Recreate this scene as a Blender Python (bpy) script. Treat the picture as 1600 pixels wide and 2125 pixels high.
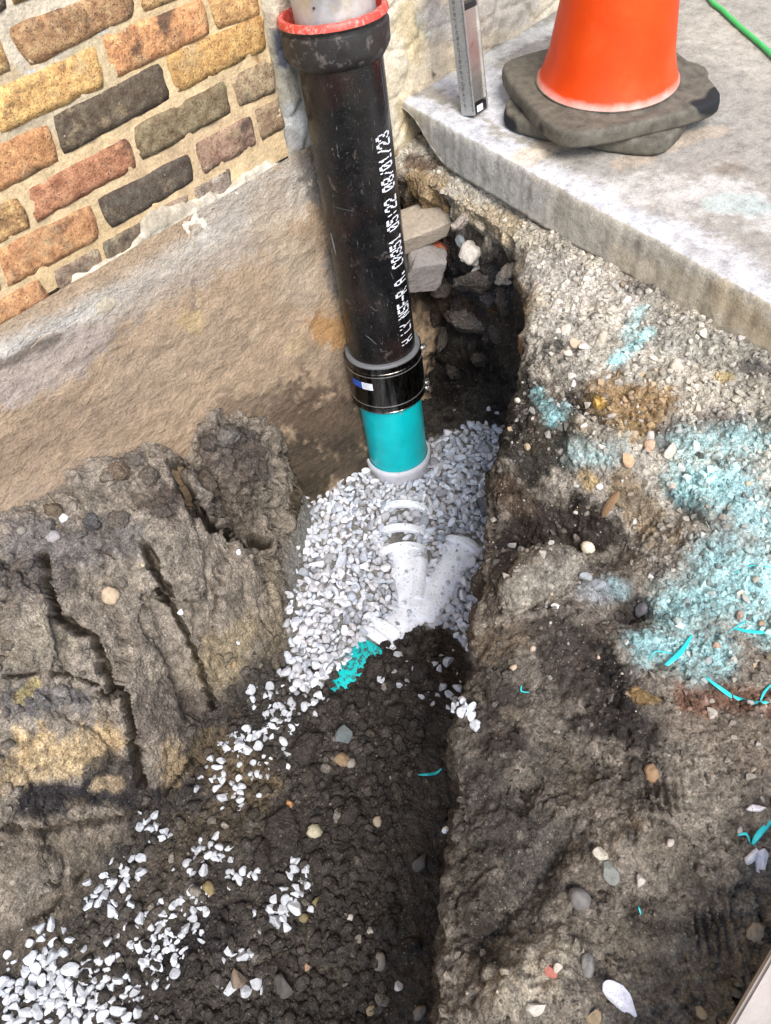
import bpy, bmesh, math, random
import numpy as np
from mathutils import Vector, Matrix
from mathutils.bvhtree import BVHTree

for o in list(bpy.data.objects): bpy.data.objects.remove(o)
sc = bpy.context.scene
COL = sc.collection
R_ = math.radians

# ------------------------------------------------------------------ camera, sky, sun, exposure
CAMZ = 0.8
CM = np.array([[0.69553167, 0.60641641, -0.38535027],
               [-0.71455672, 0.52773568, -0.45924257],
               [-0.07512914, 0.59477238, 0.8003758]])
cam = bpy.data.cameras.new('camera'); camo = bpy.data.objects.new('camera', cam); COL.objects.link(camo)
cam.sensor_fit = 'HORIZONTAL'; cam.sensor_width = 36; cam.lens = 1598 / 1600 * 36
cam.clip_start = 0.02; cam.clip_end = 200
m4 = Matrix([list(CM[0]) + [0], list(CM[1]) + [0], list(CM[2]) + [CAMZ], [0, 0, 0, 1]])
camo.matrix_world = m4
sc.camera = camo

SUN_EL, SUN_AZ = 52, 205        # compass: 0 = +Y (towards the wall), clockwise
w = bpy.data.worlds.new('World'); sc.world = w; w.use_nodes = True
nt = w.node_tree; nt.nodes.clear()
sky = nt.nodes.new('ShaderNodeTexSky'); sky.sky_type = 'NISHITA'; sky.sun_disc = False
sky.sun_elevation = R_(SUN_EL); sky.sun_rotation = R_(SUN_AZ)
sky.air_density = 1.0; sky.dust_density = 2.0; sky.ozone_density = 1.0
bg = nt.nodes.new('ShaderNodeBackground'); bg.inputs[1].default_value = 0.15
out = nt.nodes.new('ShaderNodeOutputWorld')
nt.links.new(sky.outputs[0], bg.inputs[0]); nt.links.new(bg.outputs[0], out.inputs[0])
sun = bpy.data.lights.new('sun', 'SUN'); sun.energy = 1.9; sun.angle = R_(28); sun.color = (1, .96, .91)
suno = bpy.data.objects.new('sun', sun); COL.objects.link(suno)
az, el = R_(SUN_AZ), R_(SUN_EL)
sd_ = Vector((math.sin(az) * math.cos(el), math.cos(az) * math.cos(el), math.sin(el)))
suno.rotation_euler = sd_.to_track_quat('Z', 'Y').to_euler(); suno.location = sd_ * 8
sc.view_settings.view_transform = 'Standard'; sc.view_settings.look = 'None'
sc.view_settings.gamma = 1; sc.view_settings.use_curve_mapping = False
sc.view_settings.exposure = 1.14

# ------------------------------------------------------------------ numeric helpers
rng = np.random.default_rng(7); random.seed(7)
F_, PX, PY = 1598., 800., 1062.5
def ray(px, py):
    return CM @ np.array([(px - PX) / F_, -(py - PY) / F_, -1.])
def proj(p):
    c = CM.T @ (np.asarray(p, float) - np.array([0, 0, CAMZ])); return np.array([PX + c[0] / -c[2] * F_, PY - c[1] / -c[2] * F_])
def onz(px, py, z):
    r = ray(px, py); return np.array([0, 0, CAMZ]) + r * (z - CAMZ) / r[2]
def ony(px, py, y):
    r = ray(px, py); return np.array([0, 0, CAMZ]) + r * y / r[1]
def sst(a, b, x):
    t = np.clip((x - a) / (b - a), 0, 1); return t * t * (3 - 2 * t)

def h3(ix, iy, iz, seed=0):
    h = (ix * 374761393 + iy * 668265263 + iz * 2147483647 + seed * 1274126177) & 0xffffffff
    h = ((h ^ (h >> 13)) * 1274126177) & 0xffffffff
    h = ((h ^ (h >> 16)) * 2246822519) & 0xffffffff
    return ((h ^ (h >> 15)) & 0xffffff) / float(0xffffff)
def vnoise(P, scale, seed=0):
    q = np.asarray(P) * scale; i = np.floor(q).astype(np.int64); f = q - i; f = f * f * (3 - 2 * f)
    r = 0
    for dx in (0, 1):
        wx = f[:, 0] if dx else 1 - f[:, 0]
        for dy in (0, 1):
            wy = f[:, 1] if dy else 1 - f[:, 1]
            for dz in (0, 1):
                wz = f[:, 2] if dz else 1 - f[:, 2]
                r = r + wx * wy * wz * h3(i[:, 0] + dx, i[:, 1] + dy, i[:, 2] + dz, seed)
    return r * 2 - 1
def fbm(P, scale, octs=4, seed=0, gain=.5):
    a, s, r = 1., 0., 0
    for k in range(octs):
        r = r + a * vnoise(P, scale * 2.03 ** k, seed + k * 17); s += a; a *= gain
    return r / s
def worley(P, scale, seed=0):
    q = np.asarray(P) * scale; i = np.floor(q).astype(np.int64)
    d1 = np.full(len(q), 9.); d2 = np.full(len(q), 9.); idv = np.zeros(len(q))
    for dx in (-1, 0, 1):
        for dy in (-1, 0, 1):
            for dz in (-1, 0, 1):
                a, b, c = i[:, 0] + dx, i[:, 1] + dy, i[:, 2] + dz
                fx = a + h3(a, b, c, seed + 1); fy = b + h3(a, b, c, seed + 2); fz = c + h3(a, b, c, seed + 3)
                d = np.sqrt((q[:, 0] - fx) ** 2 + (q[:, 1] - fy) ** 2 + (q[:, 2] - fz) ** 2)
                n = d < d1
                d2 = np.where(n, d1, np.minimum(d2, d)); idv = np.where(n, h3(a, b, c, seed + 4), idv); d1 = np.where(n, d, d1)
    return d1, d2, idv

# ------------------------------------------------------------------ object helpers
def tag(o, label=None, cat=None, group=None, kind=None):
    if label: o['label'] = label
    if cat: o['category'] = cat
    if group: o['group'] = group
    if kind: o['kind'] = kind
    return o
def link(o, parent=None):
    COL.objects.link(o)
    if parent is not None: o.parent = parent
    return o
def empty(name, loc=(0, 0, 0), **k):
    o = bpy.data.objects.new(name, None); o.location = loc; o.empty_display_size = .05; COL.objects.link(o); return tag(o, **k)
def mesh_np(name, V, Fq, mat, parent=None, col=None, smooth=True):
    me = bpy.data.meshes.new(name)
    V = np.asarray(V, np.float32); Fq = np.asarray(Fq, np.int32); k = Fq.shape[1]
    me.vertices.add(len(V)); me.vertices.foreach_set('co', V.ravel())
    me.loops.add(Fq.size); me.loops.foreach_set('vertex_index', Fq.ravel())
    me.polygons.add(len(Fq)); me.polygons.foreach_set('loop_start', np.arange(0, Fq.size, k, dtype=np.int32))
    me.polygons.foreach_set('loop_total', np.full(len(Fq), k, np.int32))
    me.polygons.foreach_set('use_smooth', np.full(len(Fq), smooth, bool))
    me.update(calc_edges=True); me.validate()
    if col is not None:
        a = me.color_attributes.new('Col', 'FLOAT_COLOR', 'POINT')
        c = np.ones((len(V), 4), np.float32); c[:, :3] = col; a.data.foreach_set('color', c.ravel())
    me.materials.append(mat)
    o = bpy.data.objects.new(name, me)
    if parent is not None:
        o.parent = parent; o.location = -Vector(parent.location)
    COL.objects.link(o); return o
def grid_faces(nu, nv):
    i = np.arange(nu * nv).reshape(nu, nv)
    return np.stack([i[:-1, :-1], i[1:, :-1], i[1:, 1:], i[:-1, 1:]], -1).reshape(-1, 4)
def bm_obj(name, bm, mat, parent=None, smooth=True, recalc=True):
    if recalc: bmesh.ops.recalc_face_normals(bm, faces=bm.faces[:])
    me = bpy.data.meshes.new(name); bm.to_mesh(me); bm.free()
    for p in me.polygons: p.use_smooth = smooth
    me.materials.append(mat)
    o = bpy.data.objects.new(name, me)
    if parent is not None:
        o.parent = parent; o.location = -Vector(parent.location)
    COL.objects.link(o); return o

# ------------------------------------------------------------------ materials
class NT:
    def __init__(s, name, rough=.9, spec=.3, metal=0.):
        s.m = bpy.data.materials.new(name); s.m.use_nodes = True; s.t = s.m.node_tree; s.n = s.t.nodes
        s.b = s.n['Principled BSDF']; s.b.inputs['Roughness'].default_value = rough
        s.b.inputs['Specular IOR Level'].default_value = spec; s.b.inputs['Metallic'].default_value = metal
        g = s.n.new('ShaderNodeNewGeometry'); s.pos = g.outputs['Position']
    def tc(s): s.pos = s.n.new('ShaderNodeTexCoord').outputs['Object']; return s
    def l(s, a, b): s.t.links.new(a, b)
    def noise(s, scale, det=4, rough=.6, stretch=None, dist=0):
        n = s.n.new('ShaderNodeTexNoise'); n.inputs['Scale'].default_value = scale; n.inputs['Detail'].default_value = det
        n.inputs['Roughness'].default_value = rough; n.inputs['Distortion'].default_value = dist
        p = s.pos
        if stretch:
            v = s.n.new('ShaderNodeMapping'); v.inputs['Scale'].default_value = stretch; s.l(p, v.inputs[0]); p = v.outputs[0]
        s.l(p, n.inputs['Vector']); return n.outputs['Fac']
    def voro(s, scale, feat='F1', out='Distance', rnd=1):
        n = s.n.new('ShaderNodeTexVoronoi'); n.feature = feat; n.inputs['Scale'].default_value = scale
        n.inputs['Randomness'].default_value = rnd
        s.l(s.pos, n.inputs['Vector']); return n.outputs[out]
    def ramp(s, f, stops):
        r = s.n.new('ShaderNodeValToRGB'); s.l(f, r.inputs[0]); e = r.color_ramp.elements
        while len(e) < len(stops): e.new(.5)
        for k, (p, c) in enumerate(stops):
            e[k].position = p; e[k].color = (c, c, c, 1) if np.isscalar(c) else (*c, 1)
        return r.outputs[0]
    def mix(s, f, a, b, mode='MIX'):
        m = s.n.new('ShaderNodeMix'); m.data_type = 'RGBA'; m.blend_type = mode; m.clamp_result = False
        for v, i in ((f, 0), (a, 6), (b, 7)):
            if hasattr(v, 'is_linked'): s.l(v, m.inputs[i])
            elif i == 0: m.inputs[0].default_value = v
            else: m.inputs[i].default_value = (v, v, v, 1) if np.isscalar(v) else (*v, 1)
        return m.outputs[2]
    def math(s, op, a, b=0.):
        m = s.n.new('ShaderNodeMath'); m.operation = op
        for v, i in ((a, 0), (b, 1)):
            if hasattr(v, 'is_linked'): s.l(v, m.inputs[i])
            else: m.inputs[i].default_value = v
        return m.outputs[0]
    def attr(s, name='Col'):
        a = s.n.new('ShaderNodeAttribute'); a.attribute_name = name; return a.outputs['Color']
    def objcol(s): return s.n.new('ShaderNodeObjectInfo').outputs['Color']
    def rnd(s): return s.n.new('ShaderNodeObjectInfo').outputs['Random']
    def rand_offset(s):
        i = s.n.new('ShaderNodeObjectInfo'); m = s.n.new('ShaderNodeVectorMath'); m.operation = 'MULTIPLY_ADD'
        c = s.n.new('ShaderNodeCombineXYZ')
        for k in range(3): s.l(i.outputs['Random'], c.inputs[k])
        s.l(c.outputs[0], m.inputs[0]); m.inputs[1].default_value = (31, 57, 83); s.l(s.pos, m.inputs[2]); s.pos = m.outputs[0]; return s
    def color(s, c):
        if hasattr(c, 'is_linked'): s.l(c, s.b.inputs['Base Color'])
        else: s.b.inputs['Base Color'].default_value = (*c, 1)
    def rough(s, r): s.l(r, s.b.inputs['Roughness'])
    def bump(s, h, dist=.003, strength=1.):
        b = s.n.new('ShaderNodeBump'); b.inputs['Distance'].default_value = dist; b.inputs['Strength'].default_value = strength
        s.l(h, b.inputs['Height'])
        if s.b.inputs['Normal'].is_linked: s.l(s.b.inputs['Normal'].links[0].from_socket, b.inputs['Normal'])
        s.l(b.outputs[0], s.b.inputs['Normal'])

def soil_material(name, grain=1.0, speck=1.0, src='attr'):
    s = NT(name, .95, .15)
    c = s.attr() if src == 'attr' else s.objcol()
    if src != 'attr': s.rand_offset()
    g = s.ramp(s.noise(300, 5, .75), [(.30, .35), (.5, .95), (.70, 1.9)])
    c = s.mix(.85 * grain, c, s.mix(1, c, g, 'MULTIPLY'))
    g2 = s.ramp(s.noise(50, 8, .75), [(.32, .50), (.5, 1.), (.68, 1.65)])
    c = s.mix(.8, c, s.mix(1, c, g2, 'MULTIPLY'))
    vc = s.voro(330, out='Color'); sep = s.n.new('ShaderNodeSeparateColor'); s.l(vc, sep.inputs[0])
    d = s.voro(330)
    m1 = s.math('MULTIPLY', s.math('GREATER_THAN', sep.outputs[0], .95), s.math('LESS_THAN', s.math('ADD', d, s.math('MULTIPLY', s.noise(700, 2, .6), .5)), .55))
    c = s.mix(s.math('MULTIPLY', m1, .42 * speck), c, (.5, .46, .38))
    vc2 = s.voro(150, out='Color'); sep2 = s.n.new('ShaderNodeSeparateColor'); s.l(vc2, sep2.inputs[0])
    m2 = s.math('MULTIPLY', s.math('GREATER_THAN', sep2.outputs[1], .94), s.math('LESS_THAN', s.voro(150), .4))
    c = s.mix(s.math('MULTIPLY', m2, .5 * speck), c, s.mix(sep2.outputs[2], (.30, .25, .18), (.06, .05, .045)))
    s.color(c)
    s.bump(s.noise(420, 4, .7), .0022); s.bump(s.voro(170), .0035, .8); s.bump(s.noise(70, 5, .65), .008)
    return s.m
M = {}
M['soil'] = soil_material('soil')
M['clod'] = soil_material('clod_soil', src='obj')

def stone_material(name, src, dirt=.5):
    s = NT(name, .8, .3)
    if src == 'obj': s.rand_offset(); c = s.objcol()
    else: c = s.attr()
    c = s.mix(.7, c, s.mix(1, c, s.ramp(s.noise(130, 5, .65), [(.3, .65), (.5, 1.), (.75, 1.25)]), 'MULTIPLY'))
    sp = s.ramp(s.noise(520, 3, .6), [(.60, 0.), (.67, 1.)])
    big = s.ramp(s.noise(35, 3, .6), [(.42, 0.), (.62, 1.)])
    c = s.mix(s.math('MULTIPLY', s.math('MULTIPLY', sp, big), dirt), c, (.07, .06, .05))
    s.color(c); s.bump(s.noise(300, 4, .6), .0012)
    return s.m
M['gravel'] = stone_material('gravel_stone', 'attr', .45)
M['stone'] = stone_material('loose_stone', 'obj', 1.)

# brick: base from object colour, soot/dark burn patches, pits
s = NT('brick_clay', .93, .2)
s.tc().rand_offset()
oc = s.objcol()
c = s.mix(.9, oc, s.mix(1, oc, s.ramp(s.noise(60, 6, .7), [(.30, (.42, .32, .28)), (.5, (1., .97, .95)), (.70, (1.55, 1.75, 1.7))]), 'MULTIPLY'))
c = s.mix(s.ramp(s.noise(13, 6, .72), [(.535, 0.), (.66, .85)]), c, (.075, .055, .045))
c = s.mix(s.ramp(s.noise(17, 5, .7), [(.56, 0.), (.66, .55)]), c, (.55, .42, .24))
c = s.mix(s.ramp(s.noise(330, 3, .7), [(.57, 0.), (.63, .8)]), c, (.05, .04, .034))
c = s.mix(s.ramp(s.noise(140, 4, .7), [(.66, 0.), (.72, .6)]), c, (.75, .66, .50))
c = s.mix(s.ramp(s.noise(28, 6, .8), [(.58, 0.), (.70, .5)]), c, (.58, .44, .27))
s.color(c); s.bump(s.noise(190, 6, .75), .006); s.bump(s.noise(45, 4, .6), .003)
M['brick'] = s.m
# wall-like surfaces that take painted-on albedo per vertex
def wall_material(name, streak=None, fine=1., bd=.003, amp=.7):
    s = NT(name, .93, .2)
    c = s.attr()
    n1 = s.ramp(s.noise(230, 5, .7, stretch=streak), [(.3, .62), (.5, 1.), (.72, 1.35)])
    c = s.mix(amp * fine, c, s.mix(1, c, n1, 'MULTIPLY'))
    n2 = s.ramp(s.noise(30, 6, .68, stretch=streak), [(.3, .7), (.5, 1.), (.72, 1.28)])
    c = s.mix(.8, c, s.mix(1, c, n2, 'MULTIPLY'))
    s.color(c); s.bump(s.noise(260, 5, .7, stretch=streak), bd * .6); s.bump(s.noise(60, 5, .65, stretch=streak), bd * 1.6)
    return s
M['mortar'] = wall_material('lime_mortar', bd=.0022).m
M['footing'] = wall_material('parged_footing', streak=(.75, 1, 1.15), bd=.006).m
sl = wall_material('concrete', bd=.0022)
sp = sl.ramp(sl.noise(190, 4, .75), [(.60, 0.), (.68, .75)])
M['render'] = wall_material('cement_render', bd=.003).m
def slab_material():
    s = NT('concrete_slab', .92, .25); c = s.attr()
    c = s.mix(.9, c, s.mix(1, c, s.ramp(s.noise(300, 5, .75), [(.3, .6), (.5, 1.), (.72, 1.3)]), 'MULTIPLY'))
    c = s.mix(.9, c, s.mix(1, c, s.ramp(s.noise(30, 8, .8), [(.34, .55), (.5, 1.), (.66, 1.3)]), 'MULTIPLY'))
    c = s.mix(s.ramp(s.noise(75, 6, .85), [(.57, 0.), (.64, .6)]), c, (.15, .135, .115))
    s.color(c); s.bump(s.noise(330, 4, .7), .0016); s.bump(s.noise(90, 4, .6), .002); return s.m
M['slab'] = slab_material()

def plain(name, col, rough=.5, metal=0., spec=.5, dirt=None, dscale=90, dthr=.6, bump=0., bscale=80, wear=.0):
    s = NT(name, rough, spec, metal)
    c = col
    c = s.mix(.5, c, s.mix(1, c, s.ramp(s.noise(25, 5, .6), [(.3, .75), (.7, 1.25)]), 'MULTIPLY'))
    if dirt is not None:
        c = s.mix(s.ramp(s.noise(dscale, 5, .7), [(dthr, 0.), (dthr + .1, .85)]), c, dirt)
    s.color(c)
    if bump: s.bump(s.noise(bscale, 4, .6), bump)
    if wear: s.rough(s.ramp(s.noise(40, 4, .6), [(.3, max(.05, rough - wear)), (.7, min(1, rough + wear))]))
    return s
# black coated pipe: scratches, dust haze
s = NT('black_pipe_coating', .28, .5)
c = s.mix(s.ramp(s.noise(14, 5, .65, stretch=(1, 1, .5)), [(.50, 0.), (.78, .22)]), (.0055, .0055, .006), (.08, .07, .064))
c = s.mix(s.ramp(s.noise(620, 2, .6), [(.70, 0.), (.74, .55)]), c, (.45, .45, .45))
c = s.mix(s.ramp(s.noise(60, 3, .8, stretch=(1, 1, .25), dist=2.5), [(.675, 0.), (.70, .25)]), c, (.30, .29, .28))
c = s.mix(s.ramp(s.noise(9, 3, .5), [(.55, 0.), (.7, .35)]), c, (.035, .014, .010))
c = s.mix(s.ramp(s.noise(26, 6, .75), [(.60, 0.), (.70, .5)]), c, (.16, .135, .115))
c = s.mix(s.ramp(s.noise(130, 3, .8, stretch=(1, 1, .12), dist=1.5), [(.66, 0.), (.70, .4)]), c, (.34, .33, .32))
s.color(c); s.rough(s.ramp(s.noise(30, 5, .7), [(.3, .14), (.7, .40)])); s.bump(s.noise(90, 4, .6), .0004)
M['blackpipe'] = s.m
M['bell'] = plain('black_bell_casting', (.022, .020, .019), .5, dirt=(.12, .105, .095), dscale=60, dthr=.55, bump=.0012, wear=.15).m
M['redrim'] = plain('red_epoxy', (.52, .055, .035), .45, dirt=(.62, .28, .24), dscale=120, dthr=.52, bump=.0005).m
s = plain('galvanised_downpipe', (.42, .40, .37), .45, metal=.35)
s.color(s.mix(s.ramp(s.noise(16, 3, .6, stretch=(1, 1, .4)), [(.5, 0.), (.68, .7)]), s.mix(s.ramp(s.noise(20, 4, .6), [(.45, 0.), (.6, .6)]), (.50, .49, .46), (.36, .25, .10)), (.13, .17, .24)))
s.bump(s.noise(120, 4, .6), .0006); M['downpipe'] = s.m
M['teal'] = plain('teal_pvc', (.0, .43, .46), .3, dirt=(.30, .20, .13), dscale=30, dthr=.635).m
M['teal_dirty'] = plain('teal_pvc_in_soil', (.0, .52, .52), .4, dirt=(.05, .04, .032), dscale=90, dthr=.50).m
M['white_pvc'] = plain('white_pvc', (.58, .58, .62), .45, dirt=(.22, .17, .13), dscale=70, dthr=.62).m
s = plain('white_pvc_dirty', (.84, .87, .92), .55, dirt=(.05, .042, .035), dscale=170, dthr=.575, bump=.002, bscale=60)
M['white_dirty'] = s.m
M['rubber'] = plain('grey_rubber', (.13, .135, .14), .5, dirt=(.3, .3, .3), dscale=200, dthr=.64).m
# polished steel shear ring: dark, streaky
s = NT('stainless_band', .22, .5, 1.)
c = s.mix(s.ramp(s.noise(80, 3, .5, stretch=(1, 1, .06)), [(.35, 0.), (.65, 1.)]), (.035, .033, .031), (.20, .19, .175))
s.color(c); s.rough(s.ramp(s.noise(200, 3, .6, stretch=(1, 1, .1)), [(.3, .16), (.7, .38)])); M['steel'] = s.m
M['zinc'] = plain('zinc_screw', (.45, .44, .42), .35, metal=.9, bump=.0005, bscale=400).m
M['sticker_blue'] = plain('sticker_blue', (.02, .07, .35), .4).m
M['sticker_white'] = plain('sticker_white', (.75, .77, .82), .4).m
M['print_grey'] = plain('sticker_print', (.30, .32, .40), .5).m
s = NT('white_ink', .6, .3); s.color((.78, .80, .84)); M['ink'] = s.m
M['cone'] = plain('orange_cone_plastic', (.86, .085, .012), .38, dirt=(.72, .20, .10), dscale=22, dthr=.66, wear=.1).m
# cone: chalky scuffs near the foot (a band of wear, object z)
s = NT('orange_cone_body', .45, .3); s.tc()
sx = s.n.new('ShaderNodeSeparateXYZ'); s.l(s.pos, sx.inputs[0])
c = s.mix(s.ramp(s.noise(10, 5, .6), [(.3, 0.), (.7, 1.)]), (.56, .040, .0015), (.63, .062, .003))
c = s.mix(s.ramp(s.noise(26, 5, .75, stretch=(1, 1, .6)), [(.64, 0.), (.74, .45)]), c, (.78, .27, .17))
foot = s.ramp(s.math('ADD', s.math('MULTIPLY', s.math('SUBTRACT', sx.outputs[2], .031), 22.), s.math('MULTIPLY', s.noise(40, 4, .6), .3)), [(.22, .85), (.50, 0.)])
c = s.mix(foot, c, (.74, .42, .36))
c = s.mix(s.ramp(s.noise(70, 4, .8, stretch=(1, 1, .3), dist=2), [(.62, 0.), (.66, .35)]), c, (.30, .07, .02))
c = s.mix(s.ramp(s.noise(5, 4, .6), [(.5, 0.), (.75, .35)]), c, (.50, .12, .05))
c = s.mix(s.ramp(s.noise(500, 2, .6, stretch=(1, 1, .2)), [(.70, 0.), (.74, .5)]), c, (.25, .05, .02))
s.color(c); s.bump(s.noise(60, 3, .5), .0006); M['cone_body'] = s.m
s = NT('dusty_black_rubber', .75, .3)
c = s.mix(s.ramp(s.noise(7., 2, .45), [(.33, .0), (.36, 1.)]), (.012, .013, .015), s.mix(s.ramp(s.noise(45, 5, .7), [(.3, 0.), (.7, 1.)]), (.055, .051, .040), (.15, .135, .105)))
s.color(c); s.bump(s.noise(200, 4, .6), .0008); M['cone_base'] = s.m
M['alu'] = plain('aluminium', (.62, .60, .56), .32, metal=.85, dirt=(.4, .36, .32), dscale=60, dthr=.6, wear=.1).m
M['alu_strip'] = plain('scale_strip', (.36, .36, .35), .5, metal=.5, dirt=(.2, .2, .19), dscale=150, dthr=.55).m
M['blackplastic'] = plain('black_plastic', (.015, .015, .017), .35).m
M['cable'] = plain('green_cable', (.04, .40, .10), .4).m
M['shaving'] = plain('turquoise_plastic', (.02, .52, .55), .4).m
M['board'] = plain('grey_board', (.36, .32, .29), .7, dirt=(.2, .18, .16), dscale=40, dthr=.6, bump=.001).m
M['wood'] = plain('split_wood', (.20, .12, .06), .85, bump=.002, bscale=160).m
M['film'] = plain('dark_film', (.03, .035, .035), .12, spec=.8, bump=.004, bscale=25).m
M['root'] = plain('dry_root', (.36, .27, .18), .9).m

# ------------------------------------------------------------------ the shape of the dig (metres; Y towards the wall, Z=0 slab top)
FLOOR = -.757
WY = 1.19
def slab_edge(y): return 1.19 - .147 * (1.19 - y)
CREST = [(-3., -2.2), (-.3, -.16), (.03, .062), (.157, .144), (.304, .256), (.498, .384), (.706, .516), (.875, .595), (1.03, .69), (1.10, .80), (1.125, .95), (1.14, 1.08), (1.155, 1.4), (1.155, 3.), (-3., 3.)]
gx0, gy0, gd = -3.2, -2.6, .02
GX = np.arange(gx0, 3.2, gd); GY = np.arange(gy0, 3.2, gd)
def sdf_grid():
    X, Y = np.meshgrid(GX, GY, indexing='ij'); P = np.stack([X.ravel(), Y.ravel()], 1)
    d = np.full(len(P), 99.); ins = np.zeros(len(P), bool); n = len(CREST)
    for k in range(n):
        a = np.array(CREST[k]); b = np.array(CREST[(k + 1) % n]); ab = b - a
        t = np.clip(((P - a) @ ab) / (ab @ ab), 0, 1); d = np.minimum(d, np.linalg.norm(P - a - t[:, None] * ab, axis=1))
        c = ((a[1] > P[:, 1]) != (b[1] > P[:, 1])); xx = a[0] + (P[:, 1] - a[1]) * (b[0] - a[0]) / (b[1] - a[1] + 1e-12)
        ins ^= c & (P[:, 0] < xx)
    D = np.where(ins, d, -d).reshape(X.shape)
    for _ in range(3):
        E = np.pad(D, 1, mode='edge'); D = (E[:-2, 1:-1] + E[2:, 1:-1] + E[1:-1, :-2] + E[1:-1, 2:] + 2 * D) / 6
    return D
SD = sdf_grid(); SDX, SDY = np.gradient(SD, gd)
def samp(G, x, y):
    fx = np.clip((x - gx0) / gd, 0, len(GX) - 1.001); fy = np.clip((y - gy0) / gd, 0, len(GY) - 1.001)
    i = fx.astype(int); j = fy.astype(int); u = fx - i; v = fy - j
    return G[i, j] * (1 - u) * (1 - v) + G[i + 1, j] * u * (1 - v) + G[i, j + 1] * (1 - u) * v + G[i + 1, j + 1] * u * v
def footing_y(z):
    return np.interp(z, [-1., -.75, -.35, -.02, .05], [1.04, 1.055, 1.115, 1.165, 1.175])
HX = [-3, -.6, -.3, -.09, 0, .1, .27, .35, .39, .44, .50, .56, .60, .63, .66]
HT = [.50, .66, .66, .68, .705, .75, .765, .79, .82, .88, .93, .98, 1.01, 1.04, 1.08]
HH = [.46, .46, .47, .48, .48, .47, .46, .42, .27, .37, .39, .35, .29, .12, .0]
def heap(x, y):
    yt = np.interp(x, HX, HT); hh = np.interp(x, HX, HH)
    t = np.clip((y - yt) / np.maximum(1.12 - yt, .05), 0, 1.3)
    return hh * (1 - (1 - np.minimum(t, 1)) ** 2.3)
BANKB = []   # relief on the bank: (ax,ay,bx,by,r,dz)
def capd(x, y, b):
    ax, ay, bx, by = b[:4]; vx, vy = bx - ax, by - ay; L = vx * vx + vy * vy + 1e-12
    t = np.clip(((x - ax) * vx + (y - ay) * vy) / L, 0, 1); return np.hypot(x - ax - t * vx, y - ay - t * vy)
W_ = .15
def H(x, y, relief=True):
    x = np.asarray(x, float); y = np.asarray(y, float)
    sd = samp(SD, x, y)
    e = slab_edge(y) - x
    bank = -.088 - .105 * sst(.0, .45, e) - .06 * sst(.4, 1.2, e)
    bank = bank - .035 * np.exp(-np.maximum(-sd, 0) / .05)
    if relief:
        for b in BANKB:
            bank = bank + b[5] * np.exp(-(capd(x, y, b) / b[4]) ** 2 * 1.2)
    fl = FLOOR + .02 * sst(.5, -.1, x) * 1.0 + .03 * np.exp(-((x - .99) ** 2 + (y - .80) ** 2) / .02) + .035 * np.exp(-((x - .36) ** 2 + (y - .50) ** 2) / .02) + .03 * np.exp(-((x - .1) ** 2 + (y - .42) ** 2) / .03)
    fl = fl + heap(x, y) + .02 * sst(1.04, 1.14, y) * (x > -.5) - .032 * np.exp(-((x - .90) ** 2 + (y - .96) ** 2) / .018) + .035 * np.exp(-((x - 1.02) ** 2 + (y - .86) ** 2) / .008)
    m = sst(0, W_, sd)
    return bank * (1 - m) + fl * m
TT = np.arange(.45, 3.2, .004)
def at(px, py):
    r = ray(px, py); P = np.array([0, 0, CAMZ]) + TT[:, None] * r[None]
    z = H(P[:, 0], P[:, 1]); k = np.argmax(P[:, 2] < z); return P[k]
def pxr(p, r):   # pixels -> metres at a point
    d = -(CM.T @ (p - np.array([0, 0, CAMZ])))[2]; return r * d / F_
for (x1, y1, x2, y2, rpx, dz) in [
    (1290, 830, 1330, 850, 60, -.018), (1130, 900, 1270, 950, 60, .04), (1080, 1060, 1240, 1100, 75, -.13),
    (1060, 1230, 1230, 1160, 45, .045), (1290, 1260, 1330, 1250, 50, -.05), (1300, 1140, 1380, 1060, 45, -.03),
    (1130, 1450, 1200, 1560, 90, -.02), (1060, 2070, 1150, 2060, 90, .05), (1290, 1760, 1360, 1760, 60, .03),
    (1010, 1960, 1180, 1740, 30, -.022), (1080, 1660, 1100, 1620, 18, -.02), (1480, 1000, 1500, 1030, 70, .015),
    (1420, 700, 1560, 740, 40, .012), (1130, 700, 1150, 760, 60, .012), (1050, 640, 1110, 700, 45, .02)]:
    a, b = at(x1, y1), at(x2, y2); BANKB.append((a[0], a[1], b[0], b[1], pxr(a, rpx), dz))

# ---- dense ground sheet
def spacing(lo, a, b, hi, fine, coarse):
    mid = np.arange(a, b, fine); L = []; x = a; st = fine
    while x > lo: st = min(coarse, st * 1.18); x -= st; L.append(x)
    Rr = []; x = mid[-1]; st = fine
    while x < hi: st = min(coarse, st * 1.18); x += st; Rr.append(x)
    return np.concatenate([L[::-1], mid, Rr])
gxs = spacing(-3, -.32, 1.24, 3, .0027, .2); gys = spacing(-2.4, -.24, 1.16, 1.5, .0026, .2)
GXX, GYY = np.meshgrid(gxs, gys, indexing='ij'); gshape = GXX.shape
gx, gy = GXX.ravel(), GYY.ravel()
sd = samp(SD, gx, gy); z = H(gx, gy)
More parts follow.
